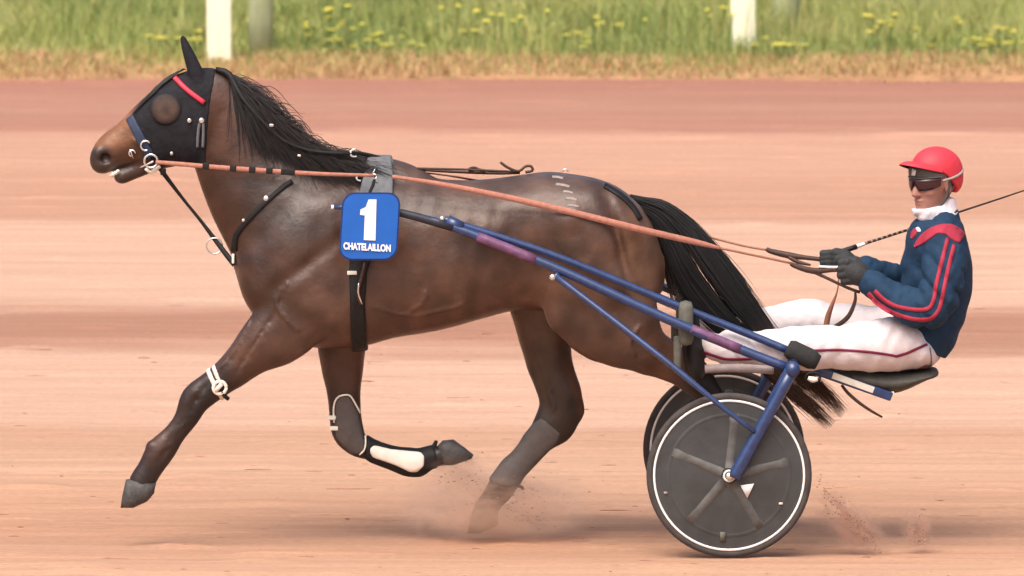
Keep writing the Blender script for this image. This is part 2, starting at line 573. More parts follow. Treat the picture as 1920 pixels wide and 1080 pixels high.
def strap_on(bvh, pts_px, wpx, thick, lift=0.001, n=14, across=3):
    """strip of cloth/leather lying on a surface, drawn as a centre line in the photo"""
    p = np.asarray(pts_px, float)
    if p.shape[1] == 2:
        p = np.hstack([p, np.full((len(p), 1), wpx)])
    p = catmull(p, max(2, n // max(1, len(p) - 1) + 1)) if len(p) > 2 else np.array([p[0] + (p[1] - p[0]) * t for t in np.linspace(0, 1, n)])
    T = np.gradient(p[:, :2], axis=0)
    rows = []
    last = None
    for i in range(len(p)):
        t = T[i] / (np.linalg.norm(T[i]) + 1e-9)
        s = np.array((-t[1], t[0]))
        row = []
        for a in np.linspace(-0.5, 0.5, across):
            q = p[i, :2] + s * a * p[i, 2]
            h, nn = hit(bvh, *q)
            if h is None:
                h, nn = (last if last is not None else (None, None))
                if h is not None:
                    h = U(q[0], q[1], h[1])
            if h is None:
                continue
            last = (h, nn)
            row.append((h, nn))
        if len(row) == across:
            rows.append(row)
    k = across
    vs, fs = [], []
    for row in rows:
        nm = np.mean([n_ for _, n_ in row], axis=0); nm /= np.linalg.norm(nm) + 1e-9
        for h, n_ in row:
            vs.append(h - nm * 0.003)
        for h, n_ in row:
            vs.append(h + nm * (thick + lift))
    m = 2 * k
    R = len(rows)
    for i in range(R - 1):
        a, b = i * m, (i + 1) * m
        for j in range(k - 1):
            fs.append((a + j, a + j + 1, b + j + 1, b + j))
            fs.append((a + k + j + 1, a + k + j, b + k + j, b + k + j + 1))
        fs.append((a, b, b + k, a + k))
        fs.append((a + k - 1, a + 2 * k - 1, b + 2 * k - 1, b + k - 1))
    for e in (0, (R - 1) * m):
        fs.append(tuple([e + j for j in range(k)] + [e + k + j for j in range(k - 1, -1, -1)]))
    return vs, fs

def strands(curves, radii, name, mat, parent, cols, sides=3):
    """curves (n,k,3), radii (n,k), cols (n,k,3) -> one mesh of tapered hairs"""
    n, k, _ = curves.shape
    T = np.gradient(curves, axis=1)
    T /= np.linalg.norm(T, axis=2, keepdims=True) + 1e-9
    ref = np.array((0.1, 1.0, 0.05))
    u = np.cross(T, ref); u /= np.linalg.norm(u, axis=2, keepdims=True) + 1e-9
    v = np.cross(T, u)
    V = np.zeros((n, k, sides, 3))
    for j in range(sides):
        a = 2 * math.pi * j / sides
        V[:, :, j] = curves + radii[..., None] * (math.cos(a) * u + math.sin(a) * v)
    C = np.repeat(cols[:, :, None, :], sides, 2).reshape(-1, 3)
    idx = np.arange(n * k * sides).reshape(n, k, sides)
    fs = []
    for j in range(sides):
        j2 = (j + 1) % sides
        fs.append(np.stack([idx[:, :-1, j], idx[:, :-1, j2], idx[:, 1:, j2], idx[:, 1:, j]], -1).reshape(-1, 4))
    return obj(name, V.reshape(-1, 3), np.concatenate(fs).astype(np.int32), mat, parent, cols=C)

def st(rows):
    """rows px,py,Y,a_px,b_px -> x,y,z,a,b (metres)"""
    out = []
    for px, py, Y, a, b in rows:
        p = U(px, py, Y)
        out.append((p[0], p[1], p[2], a * M, b * M))
    return out

def cap(rows):
    out = []
    for px, py, Y, r in rows:
        p = U(px, py, Y)
        out.append((p[0], p[1], p[2], r * M))
    return out


# ================================================================== SETTING
def lin(r, g, b, k=1.0):
    f = lambda c: (c / 255 / 12.92 if c <= 10 else ((c / 255 + 0.055) / 1.055) ** 2.4) * k
    return (f(r), f(g), f(b))

GK = 0.60     # photo brightness -> soil albedo
GY = lambda py: ground_at(960, py)[1]
Y_VERGE = GY(153)
BANDS = [(1500, (244, 190, 160)), (1062, (246, 193, 163)), (1035, (238, 183, 153)), (1000, (230, 174, 144)), (940, (240, 185, 155)),
         (880, (246, 195, 166)), (815, (238, 185, 156)), (785, (253, 203, 178)), (672, (254, 204, 180)), (652, (222, 168, 143)), (632, (210, 154, 130)),
         (592, (214, 158, 134)), (572, (247, 196, 172)), (555, (254, 205, 181)), (420, (253, 203, 178)), (400, (234, 178, 152)),
         (335, (238, 181, 155)), (312, (243, 188, 163)), (252, (244, 187, 162)), (236, (214, 154, 134)), (200, (219, 162, 140)), (160, (210, 148, 128))]

def soil_material():
    m, nt, b = new_mat('pink_sand_track')
    L = nt.links.new
    tc = nd(nt, 'ShaderNodeTexCoord')
    sep = nd(nt, 'ShaderNodeSeparateXYZ')
    L(tc.outputs['Object'], sep.inputs[0])
    def noise(sx, sy, sc, det=5, rough=0.6, off=0):
        mp = nd(nt, 'ShaderNodeMapping')
        mp.inputs['Scale'].default_value = (sx, sy, 1)
        mp.inputs['Location'].default_value = (off, off * 1.7, 0)
        L(tc.outputs['Object'], mp.inputs[0])
        n = nd(nt, 'ShaderNodeTexNoise', Scale=sc, Detail=det, Roughness=rough)
        L(mp.outputs[0], n.inputs['Vector'])
        return n.outputs[0]
    def rng_(o, a, b_, c, d):
        r = nd(nt, 'ShaderNodeMapRange')
        for k, v in zip(('From Min', 'From Max', 'To Min', 'To Max'), (a, b_, c, d)):
            r.inputs[k].default_value = v
        L(o, r.inputs[0])
        return r.outputs[0]
    def mul(a, b_):
        r = nd(nt, 'ShaderNodeMath', operation='MULTIPLY')
        L(a, r.inputs[0])
        if isinstance(b_, float):
            r.inputs[1].default_value = b_
        else:
            L(b_, r.inputs[1])
        return r.outputs[0]
    # wander of the band edges grows with distance
    wob = noise(0.22, 0.9, 1.0, 4, 0.6)
    wd = rng_(wob, 0.3, 0.7, -0.45, 0.45)
    ad = nd(nt, 'ShaderNodeMath', operation='ADD')
    L(sep.outputs['Y'], ad.inputs[0]); L(wd, ad.inputs[1])
    y0, y1 = GY(1500), Y_VERGE + 0.5
    fac = rng_(ad.outputs[0], y0, y1, 0, 1)
    cr = nd(nt, 'ShaderNodeValToRGB')
    el = cr.color_ramp.elements
    pos = [((GY(py) - y0) / (y1 - y0), tuple(v * k for v, k in zip(lin(*c, 1.0), (0.500, 0.520, 0.503)))) for py, c in BANDS]
    el[0].position = pos[0][0]; el[0].color = (*pos[0][1], 1)
    el[1].position = pos[-1][0]; el[1].color = (*pos[-1][1], 1)
    for p, c in pos[1:-1]:
        e = el.new(p); e.color = (*c, 1)
    L(fac, cr.inputs[0])
    s1 = rng_(noise(0.10, 5.0, 1.0, 6, 0.65, 3.1), 0.3, 0.7, 0.85, 1.08)
    s2 = rng_(noise(0.55, 14.0, 1.0, 4, 0.6, 8.3), 0.25, 0.75, 0.93, 1.06)
    s3 = rng_(noise(1.5, 17.0, 1.0, 5, 0.65, 1.7), 0.61, 0.76, 1.0, 0.68)       # dark flecks: shadows of clods put into the soil colour
    s4 = rng_(noise(25.0, 60.0, 1.0, 3, 0.6), 0.25, 0.75, 0.84, 1.13)
    s5 = rng_(noise(0.7, 26.0, 1.0, 4, 0.6, 12.9), 0.64, 0.74, 1.0, 0.78)
    v = mul(mul(mul(s1, s2), mul(s3, s4)), s5)
    mx = nd(nt, 'ShaderNodeMix', data_type='RGBA', blend_type='MULTIPLY')
    mx.inputs[0].default_value = 1.0
    L(cr.outputs[0], mx.inputs[6]); L(v, mx.inputs[7])
    L(mx.outputs[2], b.inputs['Base Color'])
    b.inputs['Roughness'].default_value = 0.95
    b.inputs['Specular IOR Level'].default_value = 0.15
    bp = nd(nt, 'ShaderNodeBump', Strength=0.5, Distance=0.02)
    L(noise(3.0, 30.0, 1.0, 6, 0.7, 5.5), bp.inputs['Height'])
    L(bp.outputs[0], b.inputs['Normal'])
    return m
MAT['soil'] = soil_material()

def vnoise(x, y, seed):
    """cheap smooth value noise on arrays"""
    r = np.random.default_rng(seed)
    T = r.random((128, 128))
    xi, yi = np.floor(x).astype(int), np.floor(y).astype(int)
    fx, fy = x - xi, y - yi
    fx, fy = fx * fx * (3 - 2 * fx), fy * fy * (3 - 2 * fy)
    g = lambda a, b: T[a % 128, b % 128]
    return (g(xi, yi) * (1 - fx) + g(xi + 1, yi) * fx) * (1 - fy) + (g(xi, yi + 1) * (1 - fx) + g(xi + 1, yi + 1) * fx) * fy

def grid_mesh(name, xs, ys, zf, mat):
    X, Yv = np.meshgrid(xs, ys, indexing='ij')
    Z = zf(X, Yv)
    V = np.stack([X, Yv, Z], -1).reshape(-1, 3)
    nx, ny = len(xs), len(ys)
    i = np.arange(nx * ny).reshape(nx, ny)
    Q = np.stack([i[:-1, :-1], i[1:, :-1], i[1:, 1:], i[:-1, 1:]], -1).reshape(-1, 4)
    return obj(name, V, Q.astype(np.int32), mat)

# wide ground sheet to the horizon, then the harrowed track, then the meadow
kind(grid_mesh('ground', np.array([-2500., -12.5, 12.5, 2500.]), np.array([-300., -6., 46., 3000.]), lambda x, y: x * 0 - 0.06, MAT['soil']), 'structure')

def track_z(x, y):
    z = 0.010 * (vnoise(x * 0.35, y * 7.0, 1) - 0.5) + 0.012 * (vnoise(x * 1.3 + 9, y * 9.0, 2) - 0.5) + 0.02 * (vnoise(x * 0.2, y * 0.8, 3) - 0.5)
    c = np.clip(vnoise(x * 2.6 + 3, y * 7.0 + 5, 4) - 0.74, 0, 1) * 0.07      # scattered clods pulled out along the track
    return z + c
xs = np.arange(-12, 12.01, 0.09)
ys = np.concatenate([np.arange(-5, 3, 0.022), np.arange(3, Y_VERGE + 0.4, 0.045)])
kind(grid_mesh('track', xs, ys, track_z, MAT['soil']), 'structure')

def meadow_z(x, y):
    return 0.02 + 0.05 * np.clip((y - Y_VERGE) / 3, 0, 3) + 0.04 * (vnoise(x * 0.8, y * 0.8, 6) - 0.5) + np.where(y < Y_VERGE + 0.05, -0.06, 0)
MAT['meadowsoil'] = simple('meadow_ground', (0.20, 0.22, 0.075), rough=0.95, var=0.35, scale=1.5)
MAT['verge'] = simple('dry_verge_soil', (0.36, 0.20, 0.10), rough=0.95, var=0.25, scale=2.5)
kind(grid_mesh('meadow', np.arange(-13, 13.1, 0.5), np.concatenate([[Y_VERGE + 2.3], np.arange(Y_VERGE + 2.6, Y_VERGE + 20, 0.5)]), lambda x, y: meadow_z(x, y) + 0.006, MAT['meadowsoil']), 'structure')
kind(grid_mesh('verge', np.arange(-13, 13.1, 0.25), np.arange(Y_VERGE - 0.25, Y_VERGE + 2.75, 0.125), meadow_z, MAT['verge']), 'structure')
kind(grid_mesh('far_meadow', np.array([-600., 600.]), np.array([Y_VERGE + 19.4, Y_VERGE + 900.]), lambda x, y: x * 0 + 0.14, MAT['meadowsoil']), 'structure')

def grass(name, n, y0, y1, hmin, hmax, wid, cols, lean, seed, xr=(-9, 9), patch=None, hfun=None):
    r = np.random.default_rng(seed)
    x = r.uniform(*xr, n); y = r.uniform(y0, y1, n)
    if patch is not None:
        keep = r.random(n) < patch(x, y)
        x, y = x[keep], y[keep]
        n = len(x)
    h = r.uniform(hmin, hmax, n) * (0.55 + 0.8 * vnoise(x * 1.1, y * 1.1, seed + 1))
    if hfun is not None:
        h = h * hfun(x, y)
    a = r.uniform(0, 2 * math.pi, n)
    ln = r.uniform(0.05, lean, n) * h
    w = wid * r.uniform(0.6, 1.5, n)
    dx, dy = np.cos(a) * ln, np.sin(a) * ln
    sx, sy = -np.sin(a) * w, np.cos(a) * w
    sx = np.where(np.abs(sx) < 0.4 * w, np.sign(sx + 1e-6) * 0.4 * w, sx)
    z = meadow_z(x, y)
    V = np.zeros((n, 6, 3))
    for k, (t, ww) in enumerate(((0, 1.0), (0.55, 0.8), (1.0, 0.08))):
        bx, by, bz = x + dx * t * t, y + dy * t * t, z + h * t * (1 - 0.18 * t * lean)
        V[:, 2 * k] = np.stack([bx - sx * ww, by - sy * ww, bz], -1)
        V[:, 2 * k + 1] = np.stack([bx + sx * ww, by + sy * ww, bz], -1)
    i = np.arange(n)[:, None] * 6
    Q = np.concatenate([i + np.array([[0, 1, 3, 2]]), i + np.array([[2, 3, 5, 4]])]).astype(np.int32)
    C = np.array(cols)
    pick = np.clip((vnoise(x * 0.9 + 4, y * 0.9, seed + 2) + r.normal(0, 0.22, n)), 0, 0.999)
    c = C[(pick * len(C)).astype(int)] * r.uniform(0.85, 1.35, (n, 1))
    c = np.repeat(c[:, None], 6, 1).reshape(-1, 3)
    return kind(obj(name, V.reshape(-1, 3), Q, MAT['grass'], cols=c), 'stuff')

def grass_material():
    m, nt, b = new_mat('meadow_grass')
    at = nd(nt, 'ShaderNodeAttribute', attribute_name='col')
    nt.links.new(at.outputs['Color'], b.inputs['Base Color'])
    b.inputs['Roughness'].default_value = 0.6
    b.inputs['Specular IOR Level'].default_value = 0.25
    tr = nd(nt, 'ShaderNodeBsdfTranslucent')
    nt.links.new(at.outputs['Color'], tr.inputs['Color'])
    mx = nd(nt, 'ShaderNodeMixShader')
    mx.inputs[0].default_value = 0.35
    nt.links.new(b.outputs[0], mx.inputs[1]); nt.links.new(tr.outputs[0], mx.inputs[2])
    nt.links.new(mx.outputs[0], nt.nodes['Material Output'].inputs[0])
    return m
MAT['grass'] = grass_material()
greens = [(0.20, 0.255, 0.085), (0.27, 0.315, 0.095), (0.34, 0.37, 0.115), (0.38, 0.375, 0.13), (0.42, 0.375, 0.16), (0.26, 0.31, 0.13)]
dry = [(0.46, 0.31, 0.16), (0.50, 0.34, 0.17), (0.42, 0.32, 0.14), (0.34, 0.31, 0.12), (0.54, 0.33, 0.19)]
Y_G = GY(130)
grass('meadow_grass', 130000, Y_G - .3, Y_G + 15, 0.10, 0.30, 0.0042, greens, 1.1, 21, hfun=lambda x, y: np.clip((y - Y_G + .3) / 2.2, .22, 1))
grass('meadow_grass_tall', 9000, Y_G + 0.5, Y_G + 14, 0.3, 0.5, 0.005, greens[2:5], 0.5, 25, patch=lambda x, y: np.clip(vnoise(x * 0.7, y * 0.7, 40) * 2 - 0.7, 0, 1))
grass('broadleaf_weeds', 22000, Y_G + 0.2, Y_G + 13, 0.10, 0.26, 0.018, greens[:4], 1.7, 31, hfun=lambda x, y: np.clip((y - Y_G) / 2, .35, 1), patch=lambda x, y: np.clip(vnoise(x * 0.9, y * 0.9, 41) * 3 - 1.2, 0, 1))
grass('dry_verge_grass', 26000, Y_VERGE - 0.1, Y_G + 0.7, 0.03, 0.11, 0.005, dry, 1.6, 51, patch=lambda x, y: np.clip((y - Y_VERGE + 0.25) / 0.7, 0.45, 1))
grass('verge_green_tufts', 9000, Y_VERGE + 0.5, Y_G + 0.7, 0.05, 0.17, 0.005, greens[1:5], 0.8, 61, patch=lambda x, y: np.clip(vnoise(x * 1.4, y * 1.4, 42) * 3 - 1.3, 0, 1) * np.clip((y - Y_VERGE) / 2.2, 0, 1))

# yellow flowers in the grass
def flower_mesh(seed):
    r = random.Random(seed)
    bm = bmesh.new()
    h = 1.0
    for a, b in ((0, 1),):
        vs, fs = tube_data([(0, 0, 0), (0.03, 0.02, 0.5 * h), (0.0, 0.0, h)], 0.006, 4, 2)
        bv = [bm.verts.new(v) for v in vs]
        for f in fs:
            bm.faces.new([bv[i] for i in f]).material_index = 0
    for k in range(8):
        a = k * math.pi / 4 + r.uniform(-0.2, 0.2)
        d = Vector((math.cos(a), math.sin(a), 0.25)); s = Vector((-math.sin(a), math.cos(a), 0))
        q = [Vector((0, 0, h)) + s * 0.006, Vector((0, 0, h)) - s * 0.006, Vector((0, 0, h)) + d * 0.03 - s * 0.012, Vector((0, 0, h)) + d * 0.045, Vector((0, 0, h)) + d * 0.03 + s * 0.012]
        bm.faces.new([bm.verts.new(v) for v in q]).material_index = 1
    bmesh.ops.create_icosphere(bm, subdivisions=1, radius=0.030, matrix=Matrix.Translation((0, 0, h + 0.004)))
    for f in bm.faces:
        if len(f.verts) == 3:
            f.material_index = 2
    me = bpy.data.meshes.new('wildflower')
    bm.to_mesh(me); bm.free()
    for m in (MAT['stem'], MAT['petal'], MAT['flowereye']):
        me.materials.append(m)
    return me
MAT['stem'] = simple('flower_stem', (0.10, 0.16, 0.04), rough=0.6)
MAT['petal'] = simple('yellow_petal', (0.80, 0.74, 0.10), rough=0.6, var=0.1)
MAT['flowereye'] = simple('flower_centre', (0.82, 0.74, 0.12), rough=0.7)
MAT['paleleaf'] = simple('pale_petal', (0.78, 0.80, 0.50), rough=0.6, var=0.1)
fm = [flower_mesh(i) for i in range(4)]
fr = random.Random(5)
clusters = [(300, 72, 24, 7, 9, 'yellow wildflower in the grass left of the horse\'s pointed ear'),
            (372, 72, 12, 10, 5, 'yellow wildflower in the grass between the horse\'s ear and the white post'),
            (600, 48, 45, 24, 16, 'yellow wildflower in the grass right of the white post behind the horse\'s head'),
            (720, 85, 80, 18, 14, 'yellow wildflower low in the grass above the mane'),
            (920, 28, 60, 16, 12, 'yellow wildflower high in the grass at the top centre'),
            (1120, 55, 70, 25, 10, 'yellow wildflower in the grass left of the white post behind the cart'),
            (1350, 28, 22, 14, 4, 'yellow wildflower in the grass close on the left of the right white post'),
            (1475, 84, 38, 10, 12, 'yellow wildflower at the foot of the grey post in the right meadow'),
            (1840, 66, 60, 22, 24, 'yellow wildflower in the grass at the far right edge'),
            (1660, 35, 60, 22, 8, 'yellow wildflower in the grass above the red helmet')]
for cx, cy, sx, sy, n, lab in clusters:
    for k in range(n):
        px, py = cx + fr.gauss(0, sx * 0.7), cy + fr.gauss(0, sy * 0.7)
        py = min(max(py, 3), 108)
        Yd = Y_G + 0.05 + fr.uniform(0.0, 0.5) + max(0, 95 - py) * 0.012
        p = U(px, py, Yd)
        o = bpy.data.objects.new('yellow_wildflower', fm[k % 4])
        COL.objects.link(o)
        z0 = float(meadow_z(np.array(p[0]), np.array(p[1])))
        hgt = max(0.12, p[2] - z0)
        o.location = (p[0], p[1], z0)
        s = fr.uniform(0.6, 1.2)
        o.scale = (s, s, hgt)
        o.rotation_euler = (0, 0, fr.uniform(0, 6))
        tag(o, lab, 'flower', 'wildflowers ' + lab.split(' ', 2)[2])

# posts
MAT['postwhite'] = simple('cream_white_post', (0.80, 0.78, 0.60), rough=0.55, var=0.10, scale=6, stretch=(1, 1, 0.3))
MAT['postgrey'] = simple('grey_smudge_post', (0.33, 0.355, 0.205), rough=0.9, var=0.3, scale=12, bump=0.4, bscale=30, stretch=(1, 1, 0.2))
def post(name, px0, px1, pyb, mat, label, cat, hgt=1.25, dy=0.0, round_=False):
    g = ground_at((px0 + px1) / 2, pyb)
    Yp = g[1] + dy
    a, b = U(px0, pyb, Yp), U(px1, pyb, Yp)
    w = b[0] - a[0]
    zb = float(meadow_z(np.array(a[0]), np.array(Yp)))
    c = (a[0] + b[0]) / 2
    if round_:
        vs, fs = tube_data([(c, Yp, zb - 0.1), (c + 0.01, Yp, zb + 0.5 * hgt), (c, Yp, zb + hgt - 0.02), (c, Yp, zb + hgt)], [w / 2, w / 2 * 0.98, w / 2 * 0.95, w / 2 * 0.8], 14, 2)
    else:
        vs, fs = box_data((c, Yp, zb + hgt / 2 - 0.05), (w, 0.10, hgt + 0.1), bev=0.012)
    o = obj(name, vs, fs, mat, smooth=round_)
    return tag(o, label, cat)
post('white_post', 388, 434, 126, MAT['postwhite'], 'cream white rail post in the verge behind the horse\'s head', 'post')
post('white_post', 1370, 1416, 104, MAT['postwhite'], 'cream white rail post in the grass above the cart and driver', 'post')
post('smudge_post', 464, 512, 112, MAT['postgrey'], 'dull grey smudge built as a post in the grass beside the left white post', 'post', round_=True)  # grey smudges beside the white posts, built solid as posts
post('smudge_post', 1447, 1500, 78, MAT['postgrey'], 'dull grey smudge built as a post in the grass beside the right white post', 'post', round_=True)

# ================================================================== HORSE
HX0, HX1 = U(160, 500)[0], U(1530, 500)[0]
HF = Field((HX0, -0.40, 0.02), (HX1, 0.40, U(300, 55)[2]), 0.008)

def T_(rows):
    out = []
    for px, pt, pb, hw, wf in rows:
        a, b = U(px, pt), U(px, pb)
        out.append((a[0], a[2], b[2], hw, wf))
    return out

HF.loft_x(T_([(438, 455, 500, .05, .5), (455, 425, 550, .12, .45), (490, 385, 602, .175, .45), (540, 352, 640, .215, .42), (600, 335, 652, .235, .42),
              (680, 322, 648, .245, .42), (740, 326, 633, .265, .45), (800, 334, 623, .285, .48), (860, 339, 609, .298, .5), (920, 336, 592, .30, .52),
              (980, 328, 580, .295, .56), (1040, 323, 585, .295, .6), (1100, 335, 600, .29, .62), (1150, 357, 605, .27, .6), (1195, 388, 600, .22, .58),
              (1222, 428, 585, .17, .55), (1238, 475, 550, .10, .5)]), k=0.03, n=2.25)
# withers ridge
HF.chain(st([(600, 345, 0, 30, 22), (660, 330, 0, 25, 20), (720, 335, 0, 22, 20), (780, 348, 0, 20, 22)]), k=0.08)
for s in (-1, 1):
    HF.ell(U(1105, 445, s * .15), (.27, .155, .25), k=0.08)                 # croup and haunch
    HF.ell(U(1130, 540, s * .15), (.22, .135, .22), k=0.07)                 # thigh
    HF.ell(U(1205, 500, s * .10), (.085, .11, .17), k=0.05)                 # buttock
    HF.ell(U(570, 470, s * .155), (.19, .095, .27), R=((.82, 0, -.57), (0, 1, 0), (.57, 0, .82)), k=0.07)   # shoulder
    HF.ell(U(600, 560, s * .165), (.15, .085, .14), k=0.06)                 # triceps
    HF.ell(U(500, 520, s * .10), (.11, .10, .17), k=0.06)                   # breast
    HF.ell(U(1005, 500, s * .345), (.07, .05, .20), R=((.95, 0, .3), (0, 1, 0), (-.3, 0, .95)), k=0.08, sub_=True)   # flank hollow
    HF.ell(U(655, 490, s * .300), (.022, .035, .26), R=((.99, 0, -.1), (0, 1, 0), (.1, 0, .99)), k=0.06, sub_=True)   # groove behind the shoulder
    HF.ell(U(545, 520, s * .285), (.20, .03, .016), R=((.8, 0, .6), (0, 1, 0), (-.6, 0, .8)), k=0.05, sub_=True)       # groove over the triceps
    HF.ell(U(520, 400, s * .235), (.022, .035, .20), R=((.75, 0, -.66), (0, 1, 0), (.66, 0, .75)), k=0.05, sub_=True)  # neck meets shoulder
    HF.ell(U(1168, 480, s * .285), (.016, .035, .22), R=((.96, 0, .25), (0, 1, 0), (-.25, 0, .96)), k=0.05, sub_=True) # hamstring groove
    HF.ell(U(1070, 410, s * .26), (.05, .05, .045), k=0.06)                 # point of hip
# near fore: reaching forward
NF, FF, NH, FH = -.145, .145, -.15, .13
HF.chain(st([(590, 540, NF, 80, 34), (548, 595, NF, 66, 38), (510, 634, NF, 53, 36), (474, 663, NF, 40, 31), (440, 692, NF, 32, 26), (414, 712, NF, 27, 22),
             (390, 729, NF, 27, 21), (366, 748, NF, 26, 20), (348, 784, NF, 19.5, 14), (322, 820, NF, 20, 14), (301, 846, NF, 25, 18),
             (281, 880, NF, 21, 16), (266, 903, NF, 24, 20)]), k=0.012)
# far fore: folded
HF.chain(st([(640, 590, FF, 60, 34), (641, 635, FF, 45, 34), (641, 665, FF, 40, 32), (643, 705, FF, 35, 27), (646, 748, FF, 29, 22), (649, 785, FF, 28, 21),
             (653, 810, FF, 28, 21), (667, 832, FF, 22, 18), (690, 843, FF, 18, 14), (735, 858, FF, 18, 14), (765, 866, FF, 22, 17),
             (784, 867, FF, 21, 17), (804, 859, FF, 17, 15), (824, 855, FF, 18, 17)]), k=0.012)
# far hind: reaching under the belly
HF.chain(st([(1040, 530, FH, 95, 50), (1030, 575, FH, 72, 48), (1022, 618, FH, 51, 42), (1027, 660, FH, 43, 34), (1036, 700, FH, 39, 27), (1049, 740, FH, 37, 23),
             (1052, 768, FH, 37, 21), (1040, 795, FH, 35, 20), (1020, 817, FH, 27, 18), (994, 848, FH, 21, 15), (963, 881, FH, 21, 15),
             (942, 911, FH, 25, 18), (923, 937, FH, 21, 16), (909, 957, FH, 23, 19)]), k=0.012)
HF.ell(U(1076, 768, FH), (.045, .035, .05), k=0.02)
# near hind: pushing off behind
HF.chain(st([(1120, 560, NH, 105, 48), (1155, 608, NH, 78, 46), (1200, 648, NH, 48, 38), (1238, 672, NH, 37, 28), (1272, 690, NH, 30, 22), (1300, 706, NH, 30, 21),
             (1322, 728, NH, 25, 19), (1345, 757, NH, 20, 15), (1385, 803, NH, 19, 14), (1416, 838, NH, 24, 18), (1448, 858, NH, 20, 16), (1470, 872, NH, 22, 18)]), k=0.012)
for (x, y, r0, r1, rot) in ((335, 808, .105, .007, .60), (372, 742, .05, .008, .55), (470, 660, .16, .009, .60)):
    c_, s_ = math.cos(rot * math.pi / 2 * 1.06), math.sin(rot * math.pi / 2 * 1.06)
    HF.ell(U(x, y, NF - (.046 if x == 335 else .062 if x == 372 else .088)), (r0, .016, r1), R=((-c_, 0, -s_), (0, 1, 0), (s_, 0, -c_)), k=0.016, sub_=True)   # tendon and muscle grooves
HF.ell(U(372, 735, NF), (.045, .046, .03), k=0.015)
HF.ell(U(284, 836, NF), (.022, .03, .02), k=0.015)
HF.ell(U(1305, 690, NH), (.045, .035, .04), k=0.02)
# neck
HF.chain(st([(425, 205, 0, 58, 27), (447, 262, 0, 70, 33), (482, 325, 0, 88, 44), (525, 390, 0, 105, 62), (570, 440, 0, 110, 80)]), k=0.05)
# head
def head_ops(F):
    F.chain(st([(404, 185, 0, 48, 30), (378, 205, 0, 68, 36), (350, 226, 0, 74, 41), (313, 240, 0, 65, 37), (283, 254, 0, 52, 30), (258, 265, 0, 42, 26),
                (234, 273, 0, 34, 23), (212, 284, 0, 31, 23), (196, 296, 0, 23, 21), (190, 306, 0, 17, 18)]), k=0.02)
    F.ell(U(358, 268, 0), (.11, .085, .085), k=0.04)                     # jowl
    F.chain(st([(330, 285, 0, 24, 22), (290, 303, 0, 16, 17), (258, 318, 0, 14, 15), (232, 329, 0, 13, 15), (226, 331, 0, 11, 14)]), k=0.012)   # lower jaw
    for s in (-1, 1):
        F.ell(U(311, 203, s * .075), (.045, .035, .038), k=0.03)         # brow over the eye
        F.ell(U(196, 297, s * .060), (.032, .026, .024), R=((.86, 0, -.5), (0, 1, 0), (.5, 0, .86)), k=0.010, sub_=True)  # nostril
        F.ell(U(184, 287, s * .042), (.018, .018, .022), k=0.02)
        F.chain(st([(371, 148, s * .046, 11.5, 11), (361, 120, s * .044, 8.8, 8), (352, 97, s * .040, 6.0, 5.5), (346, 81, s * .036, 3.2, 3.2), (342.5, 70, s * .034, 1.0, 1.0)]), k=0.015)
head_ops(HF)
# mouth slit and chin groove
HF.chain(st([(205, 327, 0, 3, 40), (228, 317, 0, 3.0, 40), (252, 308, 0, 2, 40)]), k=0.004) if False else None
# low relief: muscle, ribs and skin over the trunk
def relief(F):
    X = (F.lo[0] + F.vox * np.arange(F.n[0]))[:, None]
    Z = (F.lo[2] + F.vox * np.arange(F.n[2]))[None, :]
    pxx = 960 + X * PXM
    w = 0.010 * (vnoise(X * 7 + 40, Z * 7 + 40, 301) - .5) + 0.006 * (vnoise(X * 17 + 40, Z * 13 + 40, 302) - .5)
    ribs = 0.0009 * np.sin((pxx + 0.25 * (1021 - Z * 410)) / 22.0 * 2 * math.pi / 1.6) * np.clip((pxx - 730) / 60, 0, 1) * np.clip((980 - pxx) / 60, 0, 1)
    F.f += (w + ribs)[:, None, :].astype(np.float32) * np.clip((F.lo[1] + F.vox * np.arange(F.n[1])), -1, 1)[None, :, None].__abs__().clip(0.02, .2).astype(np.float32) / .2
relief(HF)
hv, hq = mesh_of(HF, 4)
VB = bvh_of(hv, hq)
VEINS = [[(470, 600), (450, 640), (428, 672), (405, 700)], [(505, 610), (480, 650), (455, 690)], [(560, 620), (530, 590), (520, 560), (540, 530)], [(700, 575), (760, 590), (820, 585), (870, 570)],
         [(760, 590), (790, 570), (800, 545)], [(355, 775), (335, 808), (312, 840)], [(250, 262), (268, 270), (280, 290)], [(240, 255), (225, 275)],
         [(1150, 590), (1185, 630), (1225, 660), (1262, 690)], [(1200, 612), (1180, 640), (1190, 665)], [(1000, 620), (1015, 680), (1030, 730), (1040, 770)]]
for v_ in VEINS:
    pp = catmull(np.array(v_, float), 6)
    row = []
    for x_, y_ in pp:
        h_, n_ = hit(VB, x_ + random.uniform(-2, 2), y_ + random.uniform(-2, 2))
        if h_ is not None:
            row.append((*h_, .0048))
    if len(row) > 2:
        HF.capsule(row, k=.012)
hv, hq = mesh_of(HF, 6)

HB = bvh_of(hv, hq)
